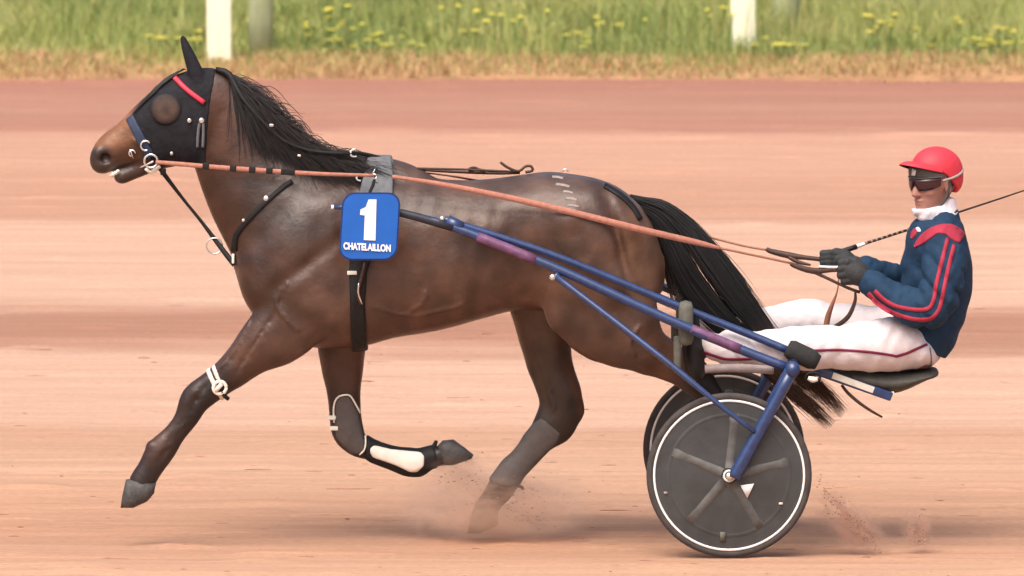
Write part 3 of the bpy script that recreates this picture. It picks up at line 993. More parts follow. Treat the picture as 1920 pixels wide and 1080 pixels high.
# coat colours
PXX = 960 + (hv[:, 0]) * PXM
PYY = 1021 - 45.5 * hv[:, 1] - hv[:, 2] * 410.0
pz = hv[:, 2]
base = np.array((0.080, 0.042, 0.029))
red = np.array((0.135, 0.056, 0.026))
dark = np.array((0.030, 0.018, 0.014))
black = np.array((0.014, 0.011, 0.011))
sst = lambda a, b, x: np.clip((x - a) / (b - a), 0, 1) ** 2 * (3 - 2 * np.clip((x - a) / (b - a), 0, 1))
nz = vnoise(hv[:, 0] * 5, hv[:, 2] * 5, 77)
nz2 = vnoise(hv[:, 0] * 16, hv[:, 2] * 16, 78)
C = np.repeat(base[None], len(hv), 0)
def blend(C, col, w):
    return C * (1 - w[:, None]) + np.asarray(col)[None] * w[:, None]
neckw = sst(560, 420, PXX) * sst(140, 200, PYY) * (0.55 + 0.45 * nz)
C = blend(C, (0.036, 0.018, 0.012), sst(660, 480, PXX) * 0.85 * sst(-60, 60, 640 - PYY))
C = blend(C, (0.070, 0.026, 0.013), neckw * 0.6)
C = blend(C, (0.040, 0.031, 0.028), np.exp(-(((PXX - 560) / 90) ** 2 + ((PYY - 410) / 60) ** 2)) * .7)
muz = sst(270, 235, PXX)
C = blend(C, (0.20, 0.085, 0.035), muz * sst(300, 265, PYY + (PXX - 215) * 0.25))
C = blend(C, (0.030, 0.020, 0.018), sst(222, 195, PXX) * sst(272, 290, PYY))
C = blend(C, (0.055, 0.033, 0.027), sst(300, 320, PYY) * sst(300, 250, PXX) * 0.8)
C = blend(C, (0.50, 0.44, 0.41), np.exp(-(((PXX - 218) / 8) ** 2 + ((PYY - 326) / 6) ** 2)) * 0.95)      # foam at the lips
C = blend(C, (0.010, 0.007, 0.007), np.exp(-(((PXX - 197 + (PYY - 297) * .5) / 7.5) ** 2 + ((PYY - 297) / 8.5) ** 2) * 1.2))        # nostril
def seg_d(ax_, ay_, bx_, by_):
    t_ = np.clip(((PXX - ax_) * (bx_ - ax_) + (PYY - ay_) * (by_ - ay_)) / ((bx_ - ax_) ** 2 + (by_ - ay_) ** 2), 0, 1)
    return np.hypot(PXX - ax_ - t_ * (bx_ - ax_), PYY - ay_ - t_ * (by_ - ay_))
C = blend(C, (0.012, 0.008, 0.008), np.exp(-(np.minimum(seg_d(212, 323, 238, 314), seg_d(238, 314, 262, 305)) / 2.6) ** 2) * .9)    # line of the lips
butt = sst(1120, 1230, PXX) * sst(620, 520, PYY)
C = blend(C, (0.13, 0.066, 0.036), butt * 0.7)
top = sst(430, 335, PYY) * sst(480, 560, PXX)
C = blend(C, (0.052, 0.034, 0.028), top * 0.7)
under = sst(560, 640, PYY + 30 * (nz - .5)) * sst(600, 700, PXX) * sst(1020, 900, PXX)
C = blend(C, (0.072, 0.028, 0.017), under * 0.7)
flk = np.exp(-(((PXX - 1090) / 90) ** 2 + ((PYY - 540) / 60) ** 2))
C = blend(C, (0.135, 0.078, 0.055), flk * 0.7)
# black points: legs below knee and hock
isnf = (hv[:, 1] < -0.02) & (PXX < 470) & (PYY > 640)
d = (PXX - 440) * -0.8 + (PYY - 680) * 0.6
w = np.where(isnf, sst(-10, 60, d + 20 * (nz2 - .5)), 0)
C = blend(C, (0.020, 0.011, 0.009), w * 0.92)
back = sst(-4, 16, (PXX - (366 + (748 - PYY) * 0.72)) ) * w
C = blend(C, black, back * 0.8)
rust = np.where(isnf, np.exp(-(((PXX - 300) / 30) ** 2 + ((PYY - 825) / 35) ** 2)), 0)
C = blend(C, (0.075, 0.030, 0.016), rust * 0.45)
isff = (hv[:, 1] > 0.02) & (PXX < 900) & (PXX > 590)
C = blend(C, (0.020, 0.013, 0.011), np.where(isff, sst(670, 780, PYY), 0) * 0.9)
C = blend(C, black, np.where(isff, sst(805, 835, PYY), 0) * 0.8)
isfh = (hv[:, 1] > 0.0) & (PXX < 1110) & (PXX > 860) & (PYY > 580)
C = blend(C, (0.022, 0.016, 0.013), np.where(isfh, sst(580, 740, PYY) * 0.85, 0))
C = blend(C, (0.085, 0.035, 0.02), np.where(isfh, sst(18, 34, PXX - 1040 - (PYY - 700) * .25) * sst(640, 690, PYY) * sst(800, 780, PYY), 0) * 0.8)
C = blend(C, (0.16, 0.095, 0.065), np.where(isfh, sst(880, 960, PYY), 0) * 0.6)      # dusted pastern
isnh = (hv[:, 1] < 0) & (PXX > 1180) & (PYY > 620)
C = blend(C, black, np.where(isnh, sst(1265, 1300, PXX), 0) * 0.95)
C = blend(C, (0.10, 0.042, 0.022), np.where(isnh, sst(1180, 1230, PXX) * sst(1290, 1255, PXX), 0) * 0.4)
C = C * (0.72 + 0.56 * nz2[:, None]) * (0.8 + 0.4 * nz[:, None])

pb = U(700, 1021, 0)
horse = thing('horse', 'dark bay trotting horse in harness pulling the blue sulky', 'horse', (pb[0], 0, 0))
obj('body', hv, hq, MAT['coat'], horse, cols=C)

# hooves
def hoof(poly, Y, hw):
    """side outline of the hoof, rounded into a horn-shaped block"""
    P = np.array([U(x, y, Y) for x, y in poly])
    c = P.mean(0)
    n = len(P)
    rings = []
    for t in np.linspace(-1, 1, 9):
        k = math.sqrt(max(0.0, 1 - (abs(t)) ** 2.6))
        k = 0.35 + 0.65 * k
        rings.append([c + (p - c) * k + np.array((0, t * hw, 0)) for p in P])
    vs = [p for r in rings for p in r]
    fs = []
    for i in range(8):
        for j in range(n):
            j2 = (j + 1) % n
            fs.append((i * n + j, i * n + j2, (i + 1) * n + j2, (i + 1) * n + j))
    fs.append(tuple(range(n))[::-1]); fs.append(tuple(8 * n + j for j in range(n)))
    o = obj('hoof', vs, fs, MAT['hoof'], horse)
    return o
hoof([(236, 899), (262, 896), (293, 904), (289, 925), (276, 940), (250, 952), (226, 952), (229, 930)], NF, .056)
hoof([(820, 836), (830, 826), (850, 824), (872, 840), (888, 853), (884, 860), (850, 872), (832, 872), (824, 856)], FF, .054)
hoof([(890, 948), (912, 944), (934, 962), (934, 984), (900, 1000), (876, 1000), (880, 975)], FH, .054)
hoof([(1462, 850), (1490, 868), (1506, 898), (1496, 912), (1452, 896), (1450, 872)], NH, .054)

# mane and forelock
def push_out(Cv, F, gap=0.004, it=3):
    for _ in range(it):
        d, g = F.sample(Cv)
        Cv = Cv + g * np.clip(gap - d, 0, 0.05)[..., None]
    return Cv
crest = catmull([(428, 142), (448, 166), (475, 196), (510, 232), (552, 264), (600, 286), (655, 300), (715, 312)], 12)
def mane_hairs(n, seed, lo=0.0, hi=1.0, len_px=(95, 150), lift=16, yside=-1.0, spread=(62, 30)):
    r = np.random.default_rng(seed)
    k = 10
    s = r.uniform(lo, hi, n)
    ii = s * (len(crest) - 1)
    i0 = np.floor(ii).astype(int).clip(0, len(crest) - 2)
    root = crest[i0] + (crest[i0 + 1] - crest[i0]) * (ii - i0)[:, None]
    L = r.uniform(*len_px, n) * (1.0 - 0.35 * s)
    ang = np.radians(np.interp(s, [0, .5, 1], [spread[0], (spread[0] + spread[1]) / 2 - 4, spread[1] - 14]) + r.normal(0, 9, n))
    out = np.zeros((n, k, 3))
    lf = lift * r.uniform(-0.2, 1.2, n)
    wob = r.normal(0, 1.8, (n, 2)); ph = r.uniform(0, 6, n)
    ys = r.uniform(0.15, 1.0, n)
    for j in range(k):
        t = j / (k - 1)
        px = root[:, 0] + np.cos(ang) * L * t + lf * 0.5 * math.sin(math.pi * t) + wob[:, 0] * np.sin(5 * t + ph) * t
        py = root[:, 1] + np.sin(ang) * L * t - lf * math.sin(math.pi * min(1, t * 1.5)) * (1 - 0.5 * t) + wob[:, 1] * np.sin(4 * t + ph) * t
        Yd = yside * (0.02 + ys * (0.05 + 0.09 * t))
        for q in range(n):
            pass
        X = (px - 960) / FPX; Zu = (540 - py) / FPX
        d = FWD[None] + RIGHT[None] * X[:, None] + UPV[None] * Zu[:, None]
        tt = (Yd - CAM[1]) / d[:, 1]
        out[:, j] = CAM[None] + d * tt[:, None]
    out = push_out(out, HF, 0.004)
    for _ in range(4):
        out[:, 1:-1] = .5 * out[:, 1:-1] + .25 * (out[:, :-2] + out[:, 2:])
    tp = np.linspace(0, 1, k)
    R = (0.0019 * r.uniform(0.6, 1.4, n))[:, None] * (1 - 0.8 * tp ** 2)[None]
    c0 = np.array((0.013, 0.011, 0.012)); c1 = np.array((0.055, 0.035, 0.026))
    mixf = (r.random(n) ** 3 * 0.8)[:, None] * tp[None]
    cc = c0[None, None] * (1 - mixf[..., None]) + c1[None, None] * mixf[..., None]
    return out, R, cc
parts = [mane_hairs(4200, 1, len_px=(100, 170), lift=4, hi=.83), mane_hairs(700, 2, hi=.85, len_px=(60, 110), lift=14, spread=(48, 26)), mane_hairs(260, 3, hi=.85, len_px=(60, 100), lift=26, yside=0.6, spread=(40, 22)),
         mane_hairs(90, 4, lo=.12, hi=.5, len_px=(60, 110), lift=36, spread=(30, 20))]
strands(np.concatenate([p[0] for p in parts]), np.concatenate([p[1] for p in parts]), 'mane', MAT['hair'], horse, np.concatenate([p[2] for p in parts]))
def forelock():
    r = np.random.default_rng(9)
    n, k = 110, 8
    out = np.zeros((n, k, 3))
    a = r.uniform(0, 1, n); L = r.uniform(0.6, 1.1, n)
    for j in range(k):
        t = j / (k - 1)
        for i in range(n):
            px = 345 - 85 * L[i] * t + 6 * (a[i] - .5)
            py = 132 + 78 * L[i] * t - 8 * math.sin(math.pi * t) * a[i] - 3
            out[i, j] = U(px, py, -0.03 + 0.05 * a[i] * (1 - t) - 0.02 * t)
    out = push_out(out, HF, 0.010)
    tp = np.linspace(0, 1, k)
    R = np.repeat((0.0024 * (1 - 0.75 * tp))[None], n, 0)
    strands(out, R, 'forelock', MAT['hair'], horse, np.full((n, k, 3), 0.014))
forelock()

# tail
def tail_hairs(n, seed, path, Ys, rad_px, r0=0.0020):
    r = np.random.default_rng(seed)
    k = 22
    P = catmull(path, 10); Rr = catmull(np.array(rad_px, float)[:, None], 10)[:, 0]; Yc = catmull(np.array(Ys, float)[:, None], 10)[:, 0]
    m = len(P)
    T = np.gradient(P, axis=0); T /= np.linalg.norm(T, axis=1, keepdims=True)
    Nn = np.stack([-T[:, 1], T[:, 0]], 1)
    u = np.sqrt(r.random(n)) * np.sign(r.normal(size=n)); v = r.uniform(-1, 1, n)
    end = r.uniform(0.42, 1.0, n) ** 0.8
    st0 = r.uniform(0, 0.10, n)
    ph = r.uniform(0, 6.28, (n, 3)); am = r.normal(0, 1, (n, 2))
    out = np.zeros((n, k, 3))
    flyv = np.where(r.random(n) < .12, r.normal(0, .28, n), r.normal(0, .05, n))
    cl = np.round(u * 9) / 9
    for j in range(k):
        t = j / (k - 1)
        s = (st0 + (end - st0) * t) * (m - 1)
        i0 = np.floor(s).astype(int).clip(0, m - 2); f = (s - i0)[:, None]
        c = P[i0] * (1 - f) + P[i0 + 1] * f
        nn = Nn[i0]; rr = Rr[i0] * (1 - f[:, 0]) + Rr[i0 + 1] * f[:, 0]
        uu = u * (1 - 0.22 * t) + cl * 0.22 * t + flyv * t * t
        off = uu * rr + am[:, 0] * 5 * np.sin(4 * t + ph[:, 0]) * t
        q = c + nn * off[:, None]
        Yd = (Yc[i0] * (1 - f[:, 0]) + Yc[i0 + 1] * f[:, 0]) + v * np.sqrt(np.maximum(0.05, 1 - u * u)) * np.minimum(rr * M * 0.7, 0.075) + 0.008 * am[:, 1] * np.sin(3 * t + ph[:, 1])
        d = FWD[None] + RIGHT[None] * ((q[:, 0] - 960) / FPX)[:, None] + UPV[None] * ((540 - q[:, 1]) / FPX)[:, None]
        out[:, j] = CAM[None] + d * ((Yd - CAM[1]) / d[:, 1])[:, None]
    tp = np.linspace(0, 1, k)
    R = (r0 * r.uniform(0.7, 1.4, n))[:, None] * (1 - 0.85 * tp ** 2.5)[None]
    sabs = st0[:, None] + (end - st0)[:, None] * tp[None]
    w = np.clip((sabs - 0.60) / 0.28, 0, 1) * r.uniform(0.5, 1, n)[:, None]
    c0 = np.array((0.013, 0.0125, 0.0135)); c1 = np.array((0.16, 0.095, 0.065))
    cc = c0 * (1 - w[..., None]) + c1 * w[..., None]
    return out, R, cc
tp_ = [(1178, 372), (1205, 385), (1240, 405), (1278, 450), (1312, 505), (1350, 558), (1395, 610), (1440, 660), (1490, 714), (1535, 752), (1572, 790)]
tY = [0, 0, 0, 0, 0, 0, 0, 0.0, 0.0, 0.0, 0.0]
tR = [8, 15, 27, 39, 50, 49, 39, 30, 28, 27, 24]
tparts = [tail_hairs(3900, 31, tp_, tY, tR)]
tp2 = [(1190, 378), (1222, 395), (1245, 430), (1262, 480), (1275, 530), (1285, 575)]
tparts.append(tail_hairs(700, 32, tp2, [0, 0, 0, .02, .03, .03], [8, 14, 20, 24, 24, 22]))
strands(np.concatenate([p[0] for p in tparts]), np.concatenate([p[1] for p in tparts]), 'tail', MAT['hair'], horse, np.concatenate([p[2] for p in tparts]))

# ================================================================== HARNESS
# hood over the head
bridle = thing('bridle', 'black racing hood and bridle with red browband on the horse\'s head', 'bridle', U(350, 230, 0))
HHF = Field((U(225, 300)[0], -.22, U(300, 330)[2]), (U(450, 300)[0], .22, U(300, 55)[2]), 0.006)
HHF.chain(st([(425, 205, 0, 58, 27), (447, 262, 0, 70, 33), (482, 325, 0, 88, 44)]), k=0.05)
head_ops(HHF)
hood_poly = [(240, 222), (262, 196), (300, 164), (330, 138), (338, 60), (352, 60), (380, 112), (404, 128), (402, 150), (396, 180), (391, 230), (386, 312), (340, 312), (300, 306), (284, 300), (270, 268)]
hood = shell(HHF, 0.004, hood_poly, 0, name='hood', mat=MAT['hood'], parent=bridle, smooth=6)
nb = shell(HHF, 0.012, [(236, 222), (250, 212), (288, 282), (282, 300), (272, 292), (262, 272), (246, 240)], 0, name='noseband', mat=MAT['bluestrap'], parent=bridle)
HHB_v, HHB_q = surface_nets(np.pad(HHF.f - 0.007, 1, constant_values=.5), HHF.lo - HHF.vox, HHF.vox, 4)
HHB = bvh_of(HHB_v, HHB_q)
vs, fs = strap_on(HHB, [(328, 146), (350, 168), (383, 193)], 8.5, 0.006)
obj('browband', vs, fs, MAT['red'], bridle)
# eye cup
c, n = hit(HHB, 311, 205)
ax = axes_along(n, (0, 0, 1))
vs, fs = [], []
rings, seg = 7, 22
for i in range(rings):
    a = (i / (rings - 1)) * math.pi / 2
    for j in range(seg):
        b = 2 * math.pi * j / seg
        vs.append(c - n * 0.010 + n * 0.017 * math.sin(a) + (ax[1] * math.cos(b) * 1.0 + ax[2] * math.sin(b)) * 0.070 * math.cos(a))
for i in range(rings - 1):
    for j in range(seg):
        j2 = (j + 1) % seg
        fs.append((i * seg + j, i * seg + j2, (i + 1) * seg + j2, (i + 1) * seg + j))
cc_ = []
for i in range(rings):
    t_ = math.cos((i / (rings - 1)) * math.pi / 2)
    for j in range(seg):
        w_ = (.35 + .65 * min(1, t_ / .45)) if t_ < .45 else max(0.0, 1 - ((t_ - .45) / .5) ** 2)
        cc_.append(np.array((.016, .013, .014)) * (1 - w_) + np.array((.070, .042, .033)) * w_)
cup = obj('eye_cup', vs, fs, MAT['eyecup'], bridle, cols=np.array(cc_))
# cheek buckle straps and small metal
def stud(px, py, Yoff, r, mat, name, parent, bvh=HHB):
    h, n_ = hit(bvh, px, py)
    if h is None:
        h, n_ = U(px, py, Yoff), np.array((0, -1., 0))
    vs, fs = tube_data([h - n_ * 0.004, h + n_ * 0.006, h + n_ * 0.009], [r * M, r * M, r * M * 0.6], 10, 1)
    return obj(name, vs, fs, mat, parent)
for x0, x1 in ((374, 371), (381, 381)):
    vs, fs = strap_on(HHB, [(x0, 230), (x1, 252), (x1 - 1, 276)], 5, 0.006, across=2)
    obj('cheek_strap', vs, fs, MAT['greypad'], bridle)
stud(355, 226, 0, 4.5, MAT['steel'], 'buckle', bridle); stud(378, 226, 0, 5.5, MAT['steel'], 'buckle', bridle); stud(322, 287, 0, 3.5, MAT['steel'], 'buckle', bridle)
def face_pt(px, py, off=0.012, bvh=HHB):
    h, n_ = hit(bvh, px, py)
    if h is None:
        return U(px, py, -0.06)
    return h + n_ * off
vs, fs = ring_data(face_pt(274, 272), 9 * M, 2.0 * M, (0, 1, 0), 14, 6, (0.6, 5.2)); obj('cheek_ring', vs, fs, MAT['steel'], bridle)
# bit ring and chin piece
bitp = U(283, 302, -0.085)
vs, fs = ring_data(bitp, 12.5 * M, 2.3 * M, (0, 1, 0), 22, 6); obj('bit_ring', vs, fs, MAT['steel'], bridle)
vs, fs = tube_data([U(288, 302, -.086), U(274, 309, -.078), U(262, 314, -.062)], 1.8 * M, 8, 3); obj('bit_bar', vs, fs, MAT['steel'], bridle)
vs, fs = tube_data([U(273, 316, -.08), U(283, 322, -.07), U(300, 312, -.06)], 3.5 * M, 8, 3); obj('chin_strap', vs, fs, MAT['cream'], bridle)
vs, fs = join_data([ring_data(face_pt(248, 287, .004), 6 * M, 1.6 * M, (0, 1, 0), 10, 5, (0, 4.5)), tube_data([face_pt(244, 280, .004), face_pt(250, 296, .004)], 1.6 * M, 6, 1)])
obj('bit_keeper', vs, fs, MAT['steel'], bridle)

for px, py, Yf_, r_ in ((212, 327, -.035, 4.5), (217, 324, -.042, 4), (221, 321, -.046, 3.2), (209, 329, -.02, 4)):
    vs, fs = tube_data([U(px - 4, py + 1, Yf_), U(px, py, Yf_ - .004), U(px + 4, py - 1, Yf_)], [1 * M, r_ * M, 1 * M], 8, 3)
    obj('mouth_foam', vs, fs, MAT['bootwhite'], horse)
# near rein and far rein
def rein_strap(name, pts, widths, mat, parent, thick=0.004, n=(0, -1, 0.1)):
    P = catmull(np.array(pts), 8)
    W = catmull(np.array(widths, float)[:, None], 8)[:, 0]
    vs, fs = ribbon_data(P, np.array(n, float), W, thick)
    return obj(name, vs, fs, mat, parent)
reins = thing('driving_rein', 'orange rein running along the horse\'s near side to the driver\'s near hand', 'rein', U(900, 380, -.3))
rein_strap('front_strap', [U(292, 304, -.095), U(330, 307, -.11), U(400, 313, -.15), U(500, 320, -.20), U(600, 326, -.235), U(700, 329, -.245)], [.018, .020, .021, .021, .018, .014], MAT['orange'], reins)
for a in (386, 437, 473, 505, 540):
    ip = lambda x: U(x, np.interp(x, [330, 400, 500, 600], [307, 313, 320, 326]), np.interp(x, [330, 400, 500, 600], [-.11, -.15, -.20, -.235]) - .004)
    p = ip(a)
    d = ip(a + 10) - p
    w = 26 if a == 540 else 12
    vs, fs = box_data(p, (w * M, 0.014, 0.029), axes_along(d), 0.003)
    obj('keeper_wrap', vs, fs, MAT['blackleather'], reins)
rein_strap('back_strap', [U(735, 331, -.25), U(830, 346, -.29), U(950, 370, -.315), U(1080, 400, -.325), U(1200, 430, -.31), U(1300, 453, -.27), U(1350, 465, -.25)], [.016, .023, .028, .030, .030, .027, .014], MAT['orange'], reins)
tube('cord', [U(1345, 464, -.25), U(1430, 482, -.22), U(1486, 494, -.19)], 2.2 * M, MAT['cord'], reins, 8)
frein = thing('driving_rein', 'thin orange rein over the horse\'s back to the driver\'s raised far hand', 'rein', U(900, 340, .2))
rein_strap('back_strap', [U(735, 317, .03), U(800, 325, .02), U(865, 334, .03), U(960, 352, .23), U(1120, 388, .27), U(1250, 424, .24), U(1330, 444, .2)], [.020, .022, .026, .03, .03, .026, .012], MAT['orange'], frein, n=(0, 0.25, 1))
rein_strap('front_strap', [U(292, 300, .095), U(400, 308, .16), U(520, 312, .22), U(640, 316, .24), U(735, 319, .2)], [.022, .024, .024, .022, .02], MAT['orange'], frein)
tube('cord', [U(1320, 442, .2), U(1390, 460, .13), U(1440, 469, .06)], 2.0 * M, MAT['cord'], frein, 8)

# rein handles, looped dark leather by the gloves
hnd = thing('rein_loop', 'dark leather hand loop at the end of the far rein in the raised glove', 'strap', U(1490, 485, .05))
tube('loop', [U(1437, 466, .06), U(1445, 471, .06), U(1480, 479, .055), U(1510, 483, .05), U(1545, 487, .05), U(1575, 490, .05)], [4 * M, 5 * M, 6.5 * M, 4.5 * M, 4.5 * M, 4 * M], MAT['brownleather'], hnd)
tube('loop_tail', [U(1478, 481, .05), U(1496, 491, .04), U(1520, 497, .03)], [4 * M, 4 * M, 2 * M], MAT['brownleather'], hnd)
hnd2 = thing('rein_loop', 'dark leather hand loop at the end of the near rein in the lower glove', 'strap', U(1540, 508, -.17))
tube('loop', [U(1482, 494, -.185), U(1492, 499, -.185), U(1525, 508, -.18), U(1560, 506, -.17), U(1600, 505, -.165)], [3.5 * M, 5 * M, 6 * M, 4.5 * M, 4.5 * M], MAT['brownleather'], hnd2)
tube('pale_strip', [U(1535, 500, -.182), U(1565, 501, -.178), U(1592, 500, -.17)], 2.4 * M, MAT['cream'], hnd2, 8)
tube('loop_tail', [U(1524, 509, -.18), U(1556, 524, -.175), U(1590, 540, -.165), U(1612, 548, -.155)], [3.5 * M, 3 * M, 3 * M, 3 * M], MAT['brownleather'], hnd2)
slk = thing('rein_slack', 'brown rein slack hanging from the gloves over the driver\'s white lap', 'strap', U(1575, 580, -.12))
rein_strap('strap', [U(1604, 548, -.15), U(1603, 565, -.14), U(1594, 588, -.12), U(1582, 602, -.1), U(1566, 612, -.08)], [.010, .016, .020, .022, .018], MAT['brownleather'], slk, 0.004)
slk2 = thing('rein_slack', 'pale brown strap end falling straight down between the driver\'s knees', 'strap', U(1555, 580, 0))
rein_strap('strap', [U(1573, 515, -.03), U(1570, 545, -.02), U(1560, 572, 0), U(1553, 592, 0.02), U(1549, 612, 0.03)], [.006, .007, .018, .026, .026], MAT['cord'], slk2, 0.004)

# chest strap (martingale)
mg = thing('martingale_strap', 'black strap from the bit to the horse\'s chest with a ring', 'strap', U(370, 400, 0))
rein_strap('strap', [U(298, 312, -.04), U(312, 332, -.02), U(345, 375, 0), U(375, 412, 0), U(400, 445, -.01), U(425, 478, -.04), U(440, 497, -.06)], [.022, .020, .014, .015, .020, .024, .024], MAT['blackleather'], mg, 0.006, (0, -1, 0))
vs, fs = ring_data(U(402, 461, -.02), 15 * M, 1.5 * M, (0, 1, 0), 20, 6); obj('ring', vs, fs, MAT['steel'], mg)
vs, fs = box_data(U(437, 485, -.075), (.012, .012, .045), bev=.003); obj('buckle', vs, fs, MAT['cream'], mg)
vs, fs = box_data(U(306, 322, -.045), (.026, .016, .03), bev=.004); obj('keeper', vs, fs, MAT['blackleather'], mg)
ns = thing('neck_strap', 'dark strap slanting across the horse\'s shoulder below the rein', 'strap', U(500, 380, -.2))
vs, fs = strap_on(HB, [(548, 340), (530, 352), (500, 378), (470, 408), (444, 440), (440, 470)], 9, 0.006); obj('strap', vs, fs, MAT['blackleather'], ns)
stud(499, 372, -.2, 5.5, MAT['steel'], 'buckle', ns, HB); stud(457, 413, -.2, 3.5, MAT['steel'], 'buckle', ns, HB)

# overcheck rein along the crest
oc = thing('overcheck_rein', 'dark check rein running along the mane from poll to saddle', 'rein', U(560, 260, -.1))
tube('strap', [U(405, 130, -.03), U(430, 140, -.05), U(452, 180, -.10), U(490, 225, -.13), U(530, 262, -.14), U(580, 282, -.14), U(640, 288, -.13), U(668, 287, -.10), U(700, 293, -.06), U(735, 305, -.04)],
     [5 * M, 6.5 * M, 5 * M, 4.5 * M, 4 * M, 4 * M, 4 * M, 4 * M, 4 * M, 3.5 * M], MAT['blackleather'], oc, 8)
for px, py, Y, r in ((509, 235, -.165, 6), (561, 292, -.175, 5)):
    vs, fs = box_data(U(px, py, Y), (r * 1.3 * M, .008, r * .8 * M), bev=.002); obj('buckle', vs, fs, MAT['steel'], oc)
vs, fs = ring_data(U(664, 287, -.12), 7 * M, 2 * M, (0, 1, 0), 12, 6, (1.2, 5.4)); obj('ring', vs, fs, MAT['white'], oc)
cl = thing('check_line', 'thin brown check line with a loose bow lying above the horse\'s back', 'strap', U(860, 322, 0))
tube('line', [U(735, 312, 0), U(800, 319, 0), U(870, 323, 0), U(930, 325, 0), U(975, 324, 0)], 2.6 * M, MAT['brownleather'], cl, 8)
tube('second_line', [U(735, 315, -.02), U(800, 316, -.02), U(880, 318, -.02), U(965, 322, -.02)], 2.0 * M, MAT['brownleather'], cl, 8)
tube('loop', [U(910, 323, -.01), U(888, 323, -.01), U(879, 317, -.01), U(890, 314, 0), U(905, 319, 0), U(960, 322, 0)], 2.4 * M, MAT['brownleather'], cl, 8)
tube('bow_end', [U(938, 304, -.01), U(952, 314, -.01), U(972, 321, -.01), U(985, 312, 0), U(996, 312, 0), U(998, 320, 0), U(985, 323, 0)], 2.6 * M, MAT['brownleather'], cl, 8)
vs, fs = ring_data(U(1060, 322, 0), 5 * M, 1.5 * M, (0, 1, 0), 12, 6, (0, 3.2)); obj('back_ring', vs, fs, MAT['steel'], cl)

# saddle pad with girth
sp = thing('harness_saddle', 'grey harness saddle with black girth strapped round the horse\'s body', 'saddle', U(700, 400, 0))
shell(HF, 0.022, [(690, 292), (735, 292), (738, 330), (736, 400), (672, 400), (676, 350)], 0, name='pad', mat=MAT['greypad'], parent=sp)
shell(HF, 0.014, [(660, 395), (726, 395), (690, 500), (686, 560), (690, 662), (660, 662), (658, 560), (656, 500)], 0, name='girth', mat=MAT['blackleather'], parent=sp)
for px, py, dx, dy in ((662, 512, 7, 3),):
    h, n_ = hit(HB, px, py); h = h + n_ * .02
    vs, fs = box_data(h, (18 * M, .012, 7 * M), bev=.002); obj('buckle', vs, fs, MAT['cream'], sp)
def on(px, py, off):
    h, n_ = hit(HB, px, py)
    return (U(px, py, -.28) if h is None else h + n_ * off)
tube('girth_strap', [on(686, 492, .03), on(678, 520, .03), on(672, 545, .026), on(676, 568, .024)], 3.5 * M, MAT['brownleather'], sp, 8)
tube('girth_chain', [on(674, 530, .035), on(672, 548, .032), on(678, 566, .03)], 1.6 * M, MAT['steel'], sp, 6)
vs, fs = ring_data(on(675, 341, .035), 6 * M, 2 * M, (0, 1, 0), 12, 6, (0.8, 5.0)); obj('terret', vs, fs, MAT['white'], sp)
vs, fs = join_data([tube_data([on(705, 318, .035), on(699, 334, .04)], 1.8 * M, 6, 1), ring_data(on(702, 342, .04), 5 * M, 1.6 * M, (0, 1, 0), 10, 5), tube_data([on(697, 350, .04), on(708, 352, .04)], 1.6 * M, 6, 1), tube_data([on(701, 336, .04), on(701, 358, .04)], 1.4 * M, 6, 1)])
obj('tug_hardware', vs, fs, MAT['steel'], sp)
vs, fs = tube_data([U(731, 300, -.06), U(737, 312, -.05), U(742, 322, -.04)], 5 * M, 8, 2); obj('back_strap_ring', vs, fs, MAT['greypad'], sp)

# number plate
npl = thing('number_plate', 'blue number plate with a white 1 hanging on the horse\'s flank', 'number plate', U(693, 425, -.40))
PY_ = -.405
def rr(x0, y0, x1, y1, r, n=6, sk=0.0):
    out = []
    for cx, cy, a0 in ((x1 - r, y0 + r, -90), (x1 - r, y1 - r, 0), (x0 + r, y1 - r, 90), (x0 + r, y0 + r, 180)):
        for i in range(n + 1):
            a = rad(a0 + 90 * i / n)
            y = cy + r * math.sin(a)
            out.append((cx + r * math.cos(a) - sk * (y - 425), y))
    return out
pn = np.array((0, -1, 0.0))
vs, fs = extrude_poly([U(x, y, PY_) for x, y in rr(638.5, 361, 748, 488, 24, sk=.06)], pn, -0.008)
obj('backing', vs, fs, MAT['plateedge'], npl, smooth=False)
vs, fs = extrude_poly([U(x, y, PY_ - .004) for x, y in rr(641.5, 364, 745, 485, 22, sk=.06)], pn, -0.003)
obj('face', vs, fs, MAT['plateblue'], npl, smooth=False)
one = [(700, 374), (706, 374), (704, 451), (682, 450), (684, 404), (675, 403), (676, 393), (686, 388), (691, 374)]
vs, fs = extrude_poly([U(x, y, PY_ - .0075) for x, y in one], pn, -0.002)
obj('numeral', vs, fs, MAT['white'], npl, smooth=False)
fc = bpy.data.curves.new('lettering', 'FONT')
fc.body = 'CHATELAILLON'
fc.size = 0.052; fc.offset = 0.0026; fc.extrude = 0.0008
fc.align_x = 'CENTER'; fc.align_y = 'CENTER'
to = bpy.data.objects.new('lettering_curve', fc); COL.objects.link(to)
bpy.context.view_layer.update()
tm = bpy.data.meshes.new_from_object(to.evaluated_get(bpy.context.evaluated_depsgraph_get()))
COL.objects.unlink(to); bpy.data.objects.remove(to)
xsv = [v.co.x for v in tm.vertices]
sc_ = 88 * M / (max(xsv) - min(xsv))
tc_ = U(688.5, 464, PY_ - .009)
for v in tm.vertices:
    x, y, z = v.co
    x *= sc_; y *= sc_ * 1.4
    v.co = (tc_[0] + x, tc_[1] - z, tc_[2] + y - x * 0.055)
tm.materials.clear(); tm.materials.append(MAT['white'])
lo_ = bpy.data.objects.new('lettering', tm); COL.objects.link(lo_)
lo_.parent = npl; lo_.matrix_parent_inverse = Matrix.Translation(-Vector(npl.location))
tube('hanger', [U(690, 368, -.39), U(698, 350, -.33), U(702, 338, -.29)], 3 * M, MAT['blackleather'], npl, 8)

